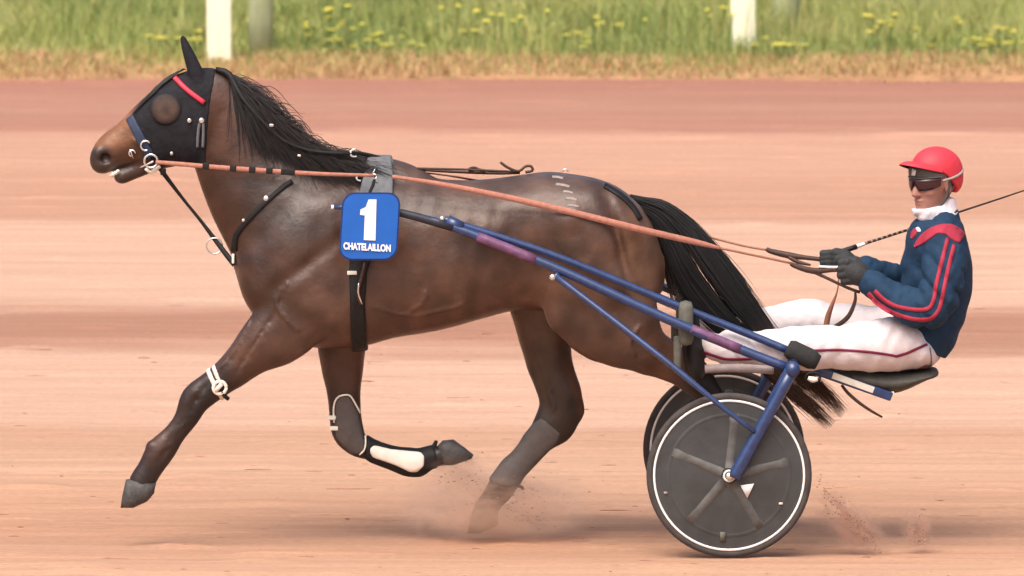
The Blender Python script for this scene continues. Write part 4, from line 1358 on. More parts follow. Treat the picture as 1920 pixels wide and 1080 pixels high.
# crupper
cr_ = thing('crupper_strap', 'black strap over the croup ending under the tail', 'strap', U(1165, 365, 0))
vs, fs = strap_on(HB, [(1133, 349), (1150, 359), (1170, 373), (1188, 392), (1200, 412)], 8, 0.008); obj('strap', vs, fs, MAT['blackleather'], cr_)

# pale streaks on the croup: part of the horse
for pts in (([(1035, 331), (1056, 334)], 4), ([(1042, 345), (1068, 350)], 4.5), ([(1056, 359), (1074, 362)], 4), ([(1060, 372), (1082, 375)], 5), ([(1064, 385), (1086, 388)], 4)):
    vs, fs = strap_on(HB, [pts[0][0], ((pts[0][0][0] + pts[0][1][0]) / 2, (pts[0][0][1] + pts[0][1][1]) / 2 - 1), pts[0][1]], pts[1], 0.0012, 0.0004, n=8)
    obj('pale_streak', vs, fs, simple('pale_croup_mark', (0.26, 0.21, 0.19), rough=0.6, var=0.3, scale=60), horse)

# leg boots
kb = thing('knee_strap', 'white strap with round buckle above the leading foreleg knee', 'strap', U(402, 712, NF))
shell(HF, 0.006, [(383, 690), (391, 685), (409, 722), (428, 752), (418, 756), (402, 728)], NF, (-.35, -.03), 'band', MAT['bootwhite'], kb, 4)
shell(HF, 0.006, [(396, 688), (403, 683), (416, 712), (408, 714)], NF, (-.35, -.03), 'second_band', MAT['bootwhite'], kb, 4)
c = U(412, 727, NF - .075)
vs, fs = join_data([ring_data(c, 12 * M, 3.6 * M, (0, 1, 0), 20, 6), tube_data([U(404, 733, NF - .08), U(416, 720, NF - .085)], 4 * M, 8, 1)]); obj('buckle', vs, fs, MAT['bootwhite'], kb)
vs, fs = box_data(U(413, 728, NF - .07), (.03, .01, .03), bev=.003); obj('buckle_pad', vs, fs, MAT['blackleather'], kb)
tube('strap_end', [U(416, 735, NF - .075), U(422, 743, NF - .07), U(428, 748, NF - .06)], 4 * M, MAT['blackleather'], kb, 8)

kn = thing('knee_boot', 'grey brown knee boot with white edging on the folded foreleg', 'boot', U(652, 800, FF))
kpoly = [(628, 778), (629, 752), (637, 741), (650, 738), (657, 742), (671, 770), (676, 795), (684, 828), (684, 842), (676, 850), (660, 850), (644, 836), (630, 818), (628, 800)]
shell(HF, 0.010, kpoly, FF, (.04, .30), 'shell', MAT['bootgrey'], kn, 5)
edge = []
Kv, Kq = None, None
ept = [(629, 792), (628, 770), (630, 752), (637, 742), (650, 739), (657, 743), (664, 757), (672, 775)]
def on_y(px, py, off, yc=FF):
    h, n_ = hit(HB, px, py)
    return U(px, py, yc - .05) if (h is None or h[1] < 0) else h + n_ * off
tube('edging', [on_y(x, y, .013) for x, y in ept], 1.9 * M, MAT['cream'], kn, 6, 2)
tube('edging', [on_y(x, y, .013) for x, y in ((681, 818), (684, 832), (682, 843), (674, 850))], 1.7 * M, MAT['cream'], kn, 6, 2)
for px, py in ((622, 783), (626, 803)):
    vs, fs = box_data(U(px, py, FF - .05), (16 * M, .02, 8 * M), bev=.004); obj('buckle', vs, fs, MAT['cream'], kn)
tb = thing('tendon_boot', 'black tendon boot with white shell on the folded foreleg', 'boot', U(740, 858, FF))
shell(HF, 0.007, [(688, 815), (720, 825), (790, 838), (815, 832), (822, 876), (790, 895), (765, 895), (700, 872), (682, 858)], FF, (.04, .30), 'sleeve', MAT['blackleather'], tb, 5)
shell(HF, 0.013, [(694, 838), (702, 833), (735, 841), (790, 846), (797, 855), (795, 872), (782, 884), (770, 884), (745, 872), (700, 857), (693, 848)], FF, (.03, FF), 'white_shell', MAT['bootwhite'], tb, 5)
vs, fs = tube_data([U(812, 840, FF), U(816, 832, FF), U(818, 826, FF)], [5 * M, 4 * M, 3 * M], 8, 2); obj('tab', vs, fs, MAT['blackleather'], tb)
hb = thing('hind_boot', 'grey brown shin boot on the forward hind leg', 'boot', U(985, 850, FH))
shell(HF, 0.010, [(1003, 790), (1016, 782), (1028, 790), (1052, 812), (1044, 830), (985, 892), (972, 912), (950, 912), (915, 900), (940, 865)], FH, (.01, .30), 'shell', MAT['bootgrey'], hb, 5)
vs, fs = tube_data([U(970, 912, FH), U(976, 912, FH - .02), U(981, 917, FH - .02)], 3 * M, 8, 2); obj('strap_end', vs, fs, MAT['blackleather'], hb)

# ================================================================== SULKY
sk = thing('sulky', 'blue two wheeled racing sulky with solid grey disc wheels', 'sulky', (U(1370, 900, 0)[0], 0, 0))
WY = 0.56
wc = U(1367, 896, -WY)
WR = 153.5 * M
wz = WR - 0.002
wx = wc[0]
def put(o, parent=None):
    return o
def wheel(cy, sgn, src=None):
    """disc wheel: sgn -1 the outer face looks to the camera"""
    c = (wx, cy, wz)
    w = lathe_y([(0.0, -.030), (.04, -.031), (.10, -.027), (.22, -.020), (WR - .040, -.012), (WR - .026, -.012), (WR - .026, .012), (WR - .040, .012), (.22, .020), (.10, .027), (.04, .031), (0, .030)], 64, c)
    wo = obj('wheel', w[0], w[1], MAT['disc'], sk)
    def sp_(name, d, mat):
        o = obj(name, d[0], d[1], mat)
        o.parent = wo
        return o
    prof = [(WR - .034 + .017 - .017 * math.cos(a), .0185 * math.sin(a)) for a in np.linspace(0, 2 * math.pi, 15)]
    prof = [(WR - .017 + .017 * math.cos(a), .0175 * math.sin(a)) for a in np.linspace(0, 2 * math.pi, 17)]
    sp_('tyre', lathe_y(prof, 72, c), MAT['tyre'])
    for s in (-1, 1):
        sp_('rim_line', lathe_y([(WR - .040, s * .0120), (WR - .040, s * .0165), (WR - .030, s * .0165), (WR - .030, s * .0120)], 72, c), MAT['white'])
        for k in range(5):
            a = rad(13 + 72 * k) if s < 0 else rad(167 - 72 * k)
            d0, d1 = .035, .275
            pts = []
            vsr, fsr = [], []
            for i, t in enumerate(np.linspace(0, 1, 7)):
                r = d0 + (d1 - d0) * t
                y0 = np.interp(r, [.04, .10, .22, WR - .04], [.031, .027, .020, .012])
                w2 = .025 - .005 * t + (.012 * max(0, t - .8) / .2)
                hgt = .010 * (1 - .75 * t)
                for u_, hh in ((-1, -.003), (-.55, hgt * .8), (0, hgt), (.55, hgt * .8), (1, -.003)):
                    x = r * math.cos(a) - u_ * w2 * math.sin(a); z = r * math.sin(a) + u_ * w2 * math.cos(a)
                    vsr.append(np.array((c[0] + x, c[1] + s * (y0 + hh), c[2] + z)))
            for i in range(6):
                for j in range(4):
                    fsr.append((i * 5 + j, i * 5 + j + 1, (i + 1) * 5 + j + 1, (i + 1) * 5 + j))
            fsr.append((0, 1, 2, 3, 4)); fsr.append((30, 31, 32, 33, 34))
            sp_('spoke_rib', (vsr, fsr), MAT['rib'])
        sp_('hub_cap', lathe_y([(0, s * .050), (.010, s * .050), (.013, s * .044), (.013, s * .028)], 20, c), MAT['steel'])
        sp_('hub_ring', lathe_y([(.020, s * .028), (.020, s * .036), (.028, s * .036), (.029, s * .028)], 24, c), MAT['white'])
        # ridge ring near the rim
        sp_('ridge', lathe_y([(.252, s * .014), (.268, s * .0182), (.278, s * .0176), (.294, s * .011)], 64, c), MAT['disc'])
    # stickers on the outer face
    def face(px, py, r=None):
        p = U(px, py, cy - .02)
        rr_ = math.hypot(p[0] - c[0], p[2] - c[2])
        y0 = np.interp(rr_, [.04, .10, .22, WR - .04], [.031, .027, .020, .012])
        return np.array((p[0], cy - y0 - .006, p[2]))
    if sgn < 0:
        tri = [face(1388, 909), face(1414, 906), face(1401, 934)]
        sp_('triangle_sticker', extrude_poly(tri, (0, -1, 0), .004), MAT['white'])
        for px, py, w2, h2, m in ((1248, 924, 3.2, 2.2, 'greybar'), (1464, 944, 3.6, 2.0, 'cream'), (1355, 1006, 5, 9, 'olive')):
            q = [face(px - w2, py - h2), face(px + w2, py - h2), face(px + w2, py + h2), face(px - w2, py + h2)]
            sp_('sticker' if m != 'olive' else 'valve_cover', extrude_poly(q, (0, -1, 0), .002), MAT[m])
    return wo
w1 = wheel(-WY, -1)
w2_ = wheel(WY, 1)

def sb(name, pts, r, mat='sulkyblue', sides=12, sm=3, parent=None):
    return tube(name, pts, r, MAT[mat], parent or sk, sides, sm)
# shafts
FORK_T = (1486, 690)
low = [(626, 388), (690, 391), (755, 400), (850, 426), (960, 469), (1070, 515), (1255, 600), (1400, 660), (1484, 692)]
lowY = [-.345, -.352, -.36, -.372, -.392, -.415, -.452, -.468, -.48]
upp = [(834, 411), (850, 417), (960, 452), (1070, 491), (1255, 567), (1400, 625), (1490, 662)]
uppY = [-.352, -.355, -.352, -.348, -.340, -.345, -.36]
def mir(p):
    return np.array((p[0], -p[1], p[2]))
L3 = [U(x, y, Y) for (x, y), Y in zip(low, lowY)]
U3 = [U(x, y, Y) for (x, y), Y in zip(upp, uppY)]
for m_ in (0, 1):
    f_ = (lambda p: p) if m_ == 0 else mir
    sh = sb('shaft', [f_(p) for p in L3], [4.5 * M, 6 * M, 7 * M, 8 * M, 8.5 * M, 9 * M, 9 * M, 9 * M, 9 * M])
    tube('shaft_sleeve', [f_(p) for p in L3[1:4]], [6.6 * M, 7.6 * M, 8.4 * M], MAT['sulkydark'], None, 12).parent = sh
    vs, fs = tube_data([f_(U(621, 388, -.345)), f_(U(642, 389, -.347))], 4 * M, 10, 1)
    obj('shaft_tip', vs, fs, MAT['white']).parent = sh
    ub = sb('upper_tube', [f_(p) for p in U3], [6 * M, 7 * M, 7.2 * M, 7.5 * M, 7.5 * M, 7.5 * M, 7.5 * M])
    # joint clamp at the front of the upper tube
    a, b = U(838, 414, -.36), U(866, 428, -.362)
    vs, fs = tube_data([f_(a), f_(b)], 12 * M, 12, 1); obj('clamp', vs, fs, MAT['sulkyblue']).parent = sh
    vs, fs = tube_data([f_(U(829, 410, -.365)), f_(U(829, 410, -.38))], 5 * M, 10, 1); obj('clamp_bolt', vs, fs, MAT['steel']).parent = ub
    # faded pink decals
    q = catmull(np.array(L3), 8)
    xs_ = 960 + q[:, 0] * PXM
    for a0, a1 in ((895, 1005), (1296, 1388)):
        pp = [f_(U(x, np.interp(x, [960, 1070, 1255, 1400], [469, 515, 600, 660]) if x > 960 else np.interp(x, [850, 960], [426, 469]), np.interp(x, [850, 960, 1070, 1255, 1400], [-.372, -.392, -.415, -.452, -.468]))) for x in np.linspace(a0, a1, 6)]
        vs, fs = tube_data(pp, 9.5 * M, 12, 1); obj('pink_decal', vs, fs, MAT['pink']).parent = sh
    # brace from shaft to fork
    br = sb('brace_rod', [f_(U(1040, 516, -.425)), f_(U(1060, 532, -.44)), f_(U(1160, 608, -.52)), f_(U(1265, 690, -.60)), f_(U(1340, 752, -.635)), f_(U(1415, 810, -.64))], [8 * M, 6.5 * M, 6 * M, 6 * M, 5 * M, 4 * M], sides=10)
    vs, fs = tube_data([f_(U(1036, 520, -.43)), f_(U(1036, 520, -.445))], 6 * M, 10, 1); obj('brace_bolt', vs, fs, MAT['steel']).parent = br
    # fork legs outside and inside the wheel
    for yo in (-1, 1):
        Yf = -WY + yo * .062
        top = U(FORK_T[0], FORK_T[1], -WY)
        t3 = np.array((top[0], Yf, top[2])); b3 = np.array((wx + .02, Yf - yo * .005, wz - .005))
        mid = t3 + (b3 - t3) * .5
        fk = sb('fork_leg', [f_(t3), f_(mid), f_(t3 + (b3 - t3) * .9), f_(b3)], [11 * M, 11.5 * M, 12.5 * M, 11 * M])
        vs, fs = tube_data([f_(np.array((wx, Yf + yo * .004, wz))), f_(np.array((wx, -WY + yo * .02, wz)))], 7 * M, 12, 1)
        obj('axle_nut', vs, fs, MAT['steel']).parent = fk
    vs, fs = tube_data([f_(np.array((U(*FORK_T, -WY)[0], -WY - .09, U(*FORK_T, -WY)[2]))), f_(np.array((U(*FORK_T, -WY)[0], -WY + .09, U(*FORK_T, -WY)[2])))], 13 * M, 14, 1)
    obj('fork_crown', vs, fs, MAT['sulkyblue'], sk)
    # foam sleeve on the upper tube near the knee
    vs, fs = tube_data([f_(U(1476, 652, -.375)), f_(U(1484, 656, -.376)), f_(U(1522, 674, -.385)), f_(U(1534, 680, -.385))], [15 * M, 19 * M, 19 * M, 14 * M], 14, 1)
    obj('foam_sleeve', vs, fs, MAT['foam'], sk)
    # foot rest
    fr_ = obj('foot_rest', *join_data([box_data(f_(U(1286, 606, -.36)), (.066, .13, .20), None, .030), box_data(f_(U(1270, 662, -.36)), (.034, .10, .15), None, .012)]), MAT['olive'], sk)
    sb('foot_bar', [f_(U(1322, 692, -.36)), f_(U(1380, 690, -.37)), f_(U(1450, 694, -.40))], 8 * M, 'greybar')
    # seat rail with white strip
    r0, r1 = U(1518, 690, -.20), U(1672, 744, -.20)
    sr = obj('seat_rail', *box_data(f_((r0 + r1) / 2), (np.linalg.norm(r1 - r0), .03, 17 * M), axes_along(f_(r1) - f_(r0)), .006), MAT['sulkyblue'], sk)
    a, b = U(1561, 703, -.2), U(1638, 731, -.2)
    n_ = np.array((0, -1, 0)) if m_ == 0 else np.array((0, 1, 0))
    obj('white_strip', *box_data(f_((a + b) / 2) + n_ * .016, (np.linalg.norm(b - a), .004, 12 * M), axes_along(f_(b) - f_(a)), .001), MAT['cream']).parent = sr
    obj('rail_end', *box_data(f_(U(1672, 738, -.2)), (9 * M, .02, 7 * M), None, .003), MAT['cream']).parent = sr
# cross bars
cz = U(FORK_T[0], FORK_T[1], -WY)
sb('cross_bar', [np.array((cz[0], -.47, cz[2])), np.array((cz[0] + .03, 0, cz[2])), np.array((cz[0], .47, cz[2]))], 11 * M)
sb('seat_bar', [U(1505, 690, -.2), U(1505, 682, 0), np.array((U(1505, 690, -.2)[0], .2, U(1505, 690, -.2)[2]))], 8 * M)
vs, fs = ring_data(U(1524, 708, -.43), 10 * M, 2 * M, (0, 1, 0), 16, 6, sx=1.4); obj('tie_ring', vs, fs, MAT['blackleather'], sk)
tube('rope_knot', [U(1515, 709, -.43), U(1524, 712, -.43), U(1533, 711, -.43)], [4 * M, 6 * M, 4 * M], MAT['cream'], sk, 8)
# seat
seat_o = [(1508, 690, 9), (1560, 694, 15), (1620, 706, 22), (1668, 713, 23), (1705, 708, 15), (1735, 700, 9), (1754, 697, 6)]
SF = Field((U(1490, 700)[0], -.27, U(1500, 760)[2]), (U(1770, 700)[0], .27, U(1500, 640)[2]), .008)
SF.chain([(U(x, y, 0)[0], 0, U(x, y, 0)[2], a * M, .20 * k) for (x, y, a), k in zip(seat_o, (.55, .8, 1, 1, .98, .9, .75))], k=.01)
SF.ell(U(1690, 712, 0), (.05, .16, .03), k=.02)
obj('seat', *mesh_of(SF, 4), MAT['seat'], sk)
# strap hanging under the seat
us = thing('loose_strap', 'thin brown strap trailing below the seat rail', 'strap', U(1620, 755, -.18))
tube('strap', [U(1578, 722, -.18), U(1590, 737, -.18), U(1612, 756, -.18), U(1636, 772, -.17), U(1654, 782, -.16)], [2.6 * M, 3.2 * M, 3 * M, 2.6 * M, 2 * M], MAT['brownleather'], us, 8)

# ================================================================== DRIVER
per = thing('person', 'driver in red helmet and navy jacket with red stripes seated on the sulky', 'person', U(1720, 690, 0))
Hc = U(1749, 338, -.02)
fv = np.array((-.74, -.66, -.10)); fv /= np.linalg.norm(fv)
uv = np.array((.04, 0.02, 1.0)); uv -= fv * (uv @ fv); uv /= np.linalg.norm(uv)
sv = np.cross(uv, fv)
RH = np.array([fv, sv, uv])
def hp(f, s, u):
    return Hc + f * fv + s * sv + u * uv
def head_h(F):
    F.ell(hp(-.012, 0, .028), (.108, .086, .108), RH, k=.02)
    F.ell(hp(.035, 0, -.045), (.066, .064, .088), RH, k=.03)
    F.ell(hp(.045, 0, -.100), (.050, .046, .034), RH, k=.02)
    F.ell(hp(.080, 0, -.118), (.022, .024, .020), RH, k=.02)
    F.ell(hp(.082, 0, .020), (.022, .058, .014), RH, k=.02)
    for s in (-1, 1):
        F.ell(hp(.062, s * .042, -.035), (.030, .026, .026), RH, k=.02)
        F.ell(hp(-.012, s * .086, -.025), (.020, .010, .034), RH, k=.008)
        F.ell(hp(.090, s * .030, -.002), (.016, .018, .012), RH, k=.01, sub_=True)
    a, b, c = hp(.094, 0, .004), hp(.112, 0, -.030), hp(.120, 0, -.046)
    F.capsule([(*a, .009), (*b, .012), (*c, .014)], k=.012)
    for s in (-1, 1):
        F.ell(hp(.106, s * .015, -.050), (.012, .009, .009), RH, k=.008)
    F.ell(hp(.100, 0, -.078), (.012, .024, .007), RH, k=.008)
    F.ell(hp(.098, 0, -.092), (.012, .020, .008), RH, k=.008)
    F.ell(hp(.112, 0, -.0855), (.012, .022, .0022), RH, k=.004, sub_=True)
neck_b = U(1768, 425, 0)
def neck_h(F, off=0.0):
    a = hp(-.02, 0, -.085)
    F.capsule([(*a, .058), (*neck_b, .066)], k=.02, off=off)
def torso_h(F, off=0.0):
    F.chain(st([(1722, 655, 0, 42, 66), (1738, 610, 0, 52, 64), (1750, 555, 0, 58, 66), (1755, 505, 0, 59, 74), (1757, 462, 0, 52, 80), (1764, 434, 0, 33, 56), (1768, 420, 0, 24, 30)]), k=.03, off=off)
ARM_N = [(1766, 455, -.17, 38, 36), (1770, 500, -.225, 35, 34), (1762, 548, -.262, 33, 32), (1748, 582, -.275, 28, 28), (1716, 577, -.258, 27, 27), (1678, 558, -.225, 24, 24), (1645, 538, -.19, 20, 20), (1634, 531, -.18, 18, 18)]
ARM_F = [(1748, 445, .17, 36, 36), (1728, 490, .23, 34, 33), (1705, 535, .25, 28, 28), (1670, 518, .17, 23, 23), (1632, 508, .10, 19, 19), (1618, 503, .085, 17, 17)]
def arms_h(F, off=0.0, k=.02):
    F.chain(st(ARM_N), k=k, off=off); F.chain(st(ARM_F), k=k, off=off)
LEG_N = [(1716, 652, -.11, 40, 40), (1650, 646, -.16, 44, 42), (1585, 650, -.20, 38, 38), (1530, 654, -.225, 34, 34), (1485, 653, -.24, 32, 31), (1430, 655, -.245, 27, 27), (1375, 653, -.25, 25, 25), (1325, 649, -.255, 20, 21)]
LEG_F = [(1716, 640, .11, 42, 40), (1640, 618, .16, 40, 40), (1560, 602, .20, 34, 36), (1492, 600, .23, 31, 32), (1440, 608, .25, 27, 28), (1375, 615, .27, 24, 25), (1318, 612, .28, 20, 21)]
def legs_h(F, off=0.0, k=.03):
    F.ell(U(1722, 657, 0), np.array((.108, .185, .088)), k=.04, off=off)
    F.chain(st(LEG_N), k=k, off=off); F.chain(st(LEG_F), k=k, off=off)
FOOT_N = [(1306, 700, -.255, 14, 17), (1301, 672, -.256, 17, 18), (1299, 645, -.257, 18, 19), (1296, 612, -.26, 14, 18), (1295, 588, -.26, 10, 16)]
FOOT_F = [(1304, 668, .28, 14, 17), (1299, 640, .28, 17, 18), (1296, 610, .28, 17, 19), (1292, 575, .28, 14, 18), (1291, 552, .28, 10, 16)]
def feet_h(F, off=0.0):
    F.chain(st(FOOT_N), k=.015, off=off); F.chain(st(FOOT_F), k=.015, off=off)
    F.chain(st([(1330, 650, -.255, 19, 19), (1303, 650, -.257, 17, 18)]), k=.015, off=off); F.chain(st([(1322, 612, .28, 19, 19), (1300, 615, .28, 17, 18)]), k=.015, off=off)
def hands_h(F, off=0.0):
    F.capsule(cap([(1640, 534, -.182, 16), (1624, 524, -.172, 17), (1606, 513, -.165, 21), (1597, 508, -.165, 20)]), k=.012, off=off)
    for i in range(4):
        y = 491 + i * 11.5
        r = (7.2, 7.4, 7.2, 6.2)[i]
        ex = (0, 3, 2, -4)[i]
        F.capsule(cap([(1602, y + 3, -.175, r), (1588 - ex, y, -.185, r), (1578 - ex, y + 2, -.172, r), (1578 - ex, y + 3, -.15, r * .95), (1592 - ex, y + 4, -.138, r * .85)]), k=.004, off=off)
    F.capsule(cap([(1618, 502, -.150, 8.5), (1604, 489, -.140, 8), (1590, 488, -.140, 7.5), (1578, 493, -.146, 6)]), k=.006, off=off)
    F.capsule(cap([(1622, 505, .085, 15), (1604, 497, .075, 15.5), (1582, 488, .062, 17), (1572, 486, .06, 16)]), k=.012, off=off)
    for i in range(4):
        y = 474 + i * 8.2
        r = (6.4, 6.6, 6.4, 5.4)[i]
        F.capsule(cap([(1580, y + 3, .05, r), (1556, y, .036, r), (1543, y + 1, .044, r), (1543, y + 2, .068, r * .95), (1556, y + 3, .08, r * .85)]), k=.004, off=off)
    F.capsule(cap([(1600, 487, .09, 8), (1586, 474, .085, 7.5), (1568, 472, .075, 7), (1556, 474, .068, 5.5)]), k=.006, off=off)

BX0, BX1 = U(1270, 600)[0], U(1835, 600)[0]
PF = Field((BX0, -.36, U(1500, 730)[2]), (BX1, .36, U(1500, 262)[2]), .006)
head_h(PF); neck_h(PF)
torso_h(PF, -.016); arms_h(PF, -.014); legs_h(PF, -.014); feet_h(PF, -.010); hands_h(PF, -.005)
bv_, bq_ = mesh_of(PF, 4)
rel = bv_ - Hc
hf, hs, hu = rel @ fv, rel @ sv, rel @ uv
cs = np.repeat(np.array((0.40, 0.20, 0.155))[None], len(bv_), 0)
cs = blend(cs, (0.30, 0.10, 0.085), np.exp(-((hs / .024) ** 2 + ((hu + .085) / .011) ** 2)) * (hf > .05) * .8)
cs = blend(cs, (0.26, 0.14, 0.11), sst(-.055, -.10, hu) * (hf > -.05) * .45)
cs = blend(cs, (0.46, 0.19, 0.15), np.exp(-((hs / .016) ** 2 + ((hu + .045) / .02) ** 2)) * (hf > .08) * .5)
obj('body', bv_, bq_, MAT['skin'], per, cols=cs)
# lower face again finer is not needed: the helmet, goggles and gaiter leave only nose, cheeks and mouth bare

def wrinkle(F, amp, sc, seed, along=(1, 0, 1)):
    """shallow cloth folds on a garment field"""
    X = (F.lo[0] + F.vox * np.arange(F.n[0]))[:, None]
    Z = (F.lo[2] + F.vox * np.arange(F.n[2]))[None, :]
    rd = lambda n_: (1 - np.abs(2 * n_ - 1)) ** 2.5
    w = 0.9 * rd(vnoise((X * .8 + Z * .6) * sc * .55 + 11, (X * .6 - Z * .8) * sc * .18 + 7, seed + 5)) - .3
    w = w + 0.5 * vnoise((X * along[0] + Z * along[2]) * sc + 50, (X * 0.35 - Z * 0.35) * sc * .5 + 50, seed) + .5 * vnoise((X - Z * .6) * sc * 1.7 + 30, (X + Z) * sc * .8 + 20, seed + 1) - .75
    Y = (F.lo[1] + F.vox * np.arange(F.n[1]))
    F.f += (amp * w)[:, None, :].astype(np.float32)
# trousers
TF = Field((U(1300, 600)[0], -.36, U(1500, 720)[2]), (U(1800, 600)[0], .36, U(1500, 545)[2]), .006)
legs_h(TF)
wrinkle(TF, .017, 17, 91)
tr = shell(TF, 0, [(1316, 545), (1800, 545), (1800, 722), (1322, 722), (1322, 668), (1314, 655)], -.2, name='trousers', mat=MAT['trouser'], parent=per, smooth=6)
tvq = surface_nets(np.pad(TF.f, 1, constant_values=.5), TF.lo - TF.vox, TF.vox, 6)
TB = bvh_of(*tvq)
vs, fs = strap_on(TB, [(1500, 657), (1530, 657), (1570, 656), (1620, 659), (1660, 664), (1681, 668)], 4.6, .003, n=30); obj('piping', vs, fs, MAT['maroon'], per)
vs, fs = strap_on(TB, [(1680, 668), (1700, 662), (1718, 654), (1738, 646)], 4.6, .003, n=16); obj('piping', vs, fs, MAT['maroon'], per)
vs, fs = strap_on(TB, [(1319, 660), (1340, 667), (1362, 673), (1395, 673), (1440, 670)], 4.6, .003, n=22); obj('piping', vs, fs, MAT['maroon'], per)
vs, fs = strap_on(TB, [(1743, 652), (1746, 672), (1745, 690)], 1.6, .002, n=12); obj('seam', vs, fs, MAT['greypad'], per)
# jacket
JF = Field((U(1590, 600)[0], -.36, U(1500, 700)[2]), (BX1, .36, U(1500, 380)[2]), .006)
torso_h(JF, .006)
wrinkle(JF, .018, 14, 95)
JA = Field(JF.lo, JF.lo + JF.vox * (JF.n - 1), .006)
arms_h(JA, .004)
wrinkle(JA, .018, 24, 97)
sl_ = tuple(slice(None) for _ in range(3))
JF.mix(sl_, JA.f, .010)
jk = shell(JF, 0, [(1560, 360), (1838, 360), (1838, 560), (1815, 620), (1771, 670), (1742, 655), (1700, 622), (1652, 604), (1560, 620)], 0, name='jacket', mat=MAT['jacket'], parent=per, smooth=6)
JB = bvh_of(*surface_nets(np.pad(JF.f, 1, constant_values=.5), JF.lo - JF.vox, JF.vox, 6))
A_ = [(1777, 447), (1766, 490), (1756, 531), (1751, 560), (1742, 577), (1722, 581), (1684, 575), (1659, 563), (1640, 545)]
B_ = [(1789, 459), (1781, 490), (1772, 531), (1765, 566), (1757, 586), (1742, 598), (1712, 598), (1674, 586), (1645, 568), (1628, 549)]
for q in (A_, B_):
    vs, fs = strap_on(JB, q, 7.5, .0025, n=60); obj('sleeve_stripe', vs, fs, MAT['jacketred'], per)
vs, fs = strap_on(JB, [(1716, 462, 4), (1727, 452, 13), (1740, 441, 16), (1757, 431, 15), (1778, 431, 21), (1793, 440, 25), (1803, 447, 20)], 1, .0045, n=40, across=9); obj('shoulder_yoke', vs, fs, MAT['jacketred'], per)
vs, fs = strap_on(JB, [(1710, 447, 4), (1713, 439, 9), (1718, 430, 6)], 1, .004, n=10, across=4); obj('chest_yoke', vs, fs, MAT['jacketred'], per)
vs, fs = strap_on(JB, [(1720, 427), (1722, 432), (1726, 431)], 6, .003, n=6); obj('emblem', vs, fs, MAT['white'], per)
# collar
CF = Field((U(1700, 600)[0], -.16, U(1500, 440)[2]), (BX1, .16, U(1500, 365)[2]), .005)
neck_h(CF, .020)
shell(CF, 0, [(1718, 421), (1735, 413), (1770, 404), (1798, 388), (1808, 402), (1812, 432), (1722, 436)], 0, name='collar', mat=MAT['jacket'], parent=per, smooth=4)
GF = Field((U(1690, 600)[0], -.16, U(1500, 440)[2]), (BX1, .16, U(1500, 355)[2]), .004)
neck_h(GF, .016)
GF.ell(hp(.05, 0, -.120), (.064, .060, .045), RH, k=.03)
GF.ell(hp(.03, 0, -.160), (.066, .064, .030), RH, k=.03)
wrinkle(GF, .012, 30, 99, (0.2, 0, 1))
shell(GF, 0, [(1709, 391), (1735, 390), (1762, 385), (1780, 372), (1794, 374), (1803, 398), (1775, 412), (1735, 424), (1718, 420)], -.05, name='neck_gaiter', mat=MAT['gaiter'], parent=per, smooth=4)
# gloves and boots
GV = Field((U(1525, 600)[0], -.24, U(1500, 565)[2]), (U(1655, 600)[0], .16, U(1500, 455)[2]), .004)
hands_h(GV)
cutg = GV.f
lo_n = np.pad(GV.f, 1, constant_values=.5)
gv_, gq_ = surface_nets(lo_n, GV.lo - GV.vox, GV.vox, 4)
yc = gv_[gq_[:, 0], 1]
def submesh(V, Q, keep):
    Q = Q[keep]
    ids, inv = np.unique(Q, return_inverse=True)
    return V[ids], inv.reshape(Q.shape).astype(np.int32)
for side, kp in (('near', yc < -.05), ('far', yc >= -.05)):
    obj('glove', *submesh(gv_, gq_, kp), MAT['glove'], per)
BF = Field((U(1270, 600)[0], -.33, U(1500, 730)[2]), (U(1345, 600)[0], .34, U(1500, 530)[2]), .005)
feet_h(BF, .002)
ov, oq = surface_nets(np.pad(BF.f, 1, constant_values=.5), BF.lo - BF.vox, BF.vox, 4)
yc = ov[oq[:, 0], 1]
for kp in (yc < 0, yc >= 0):
    obj('boot', *submesh(ov, oq, kp), MAT['boot'], per)
# helmet
EF = Field(Hc - .26, Hc + .26, .005)
pt_ = rad(13)
RH0 = (fv, uv)
fv, uv = fv * math.cos(pt_) + uv * math.sin(pt_), uv * math.cos(pt_) - fv * math.sin(pt_)
RH = np.array([fv, sv, uv])
EF.ell(hp(-.018, 0, .050), (.128, .108, .106), RH, k=.01)
EF.ell(hp(-.05, 0, .000), (.092, .104, .075), RH, k=.03)
g_ = np.stack(np.meshgrid(*[EF.lo[i] + EF.vox * np.arange(EF.n[i]) for i in range(3)], indexing='ij'), -1) - Hc
gf, gs, gu = g_ @ fv, g_ @ sv, g_ @ uv
lip = np.interp(gf, [-.15, -.09, -.045, 0.0, .05, .11], [-.045, -.045, -.010, .022, .050, .068])
cutp = (lip - gu)
EF.f = np.maximum(EF.f, cutp.astype(np.float32))
inner = np.sqrt(((gf + .018) / .116) ** 2 + (gs / .098) ** 2 + ((gu - .045) / .100) ** 2) - 1
EF.f = np.maximum(EF.f, (-inner * .1).astype(np.float32))
hm = obj('helmet', *mesh_of(EF, 4), MAT['helmet'], per)
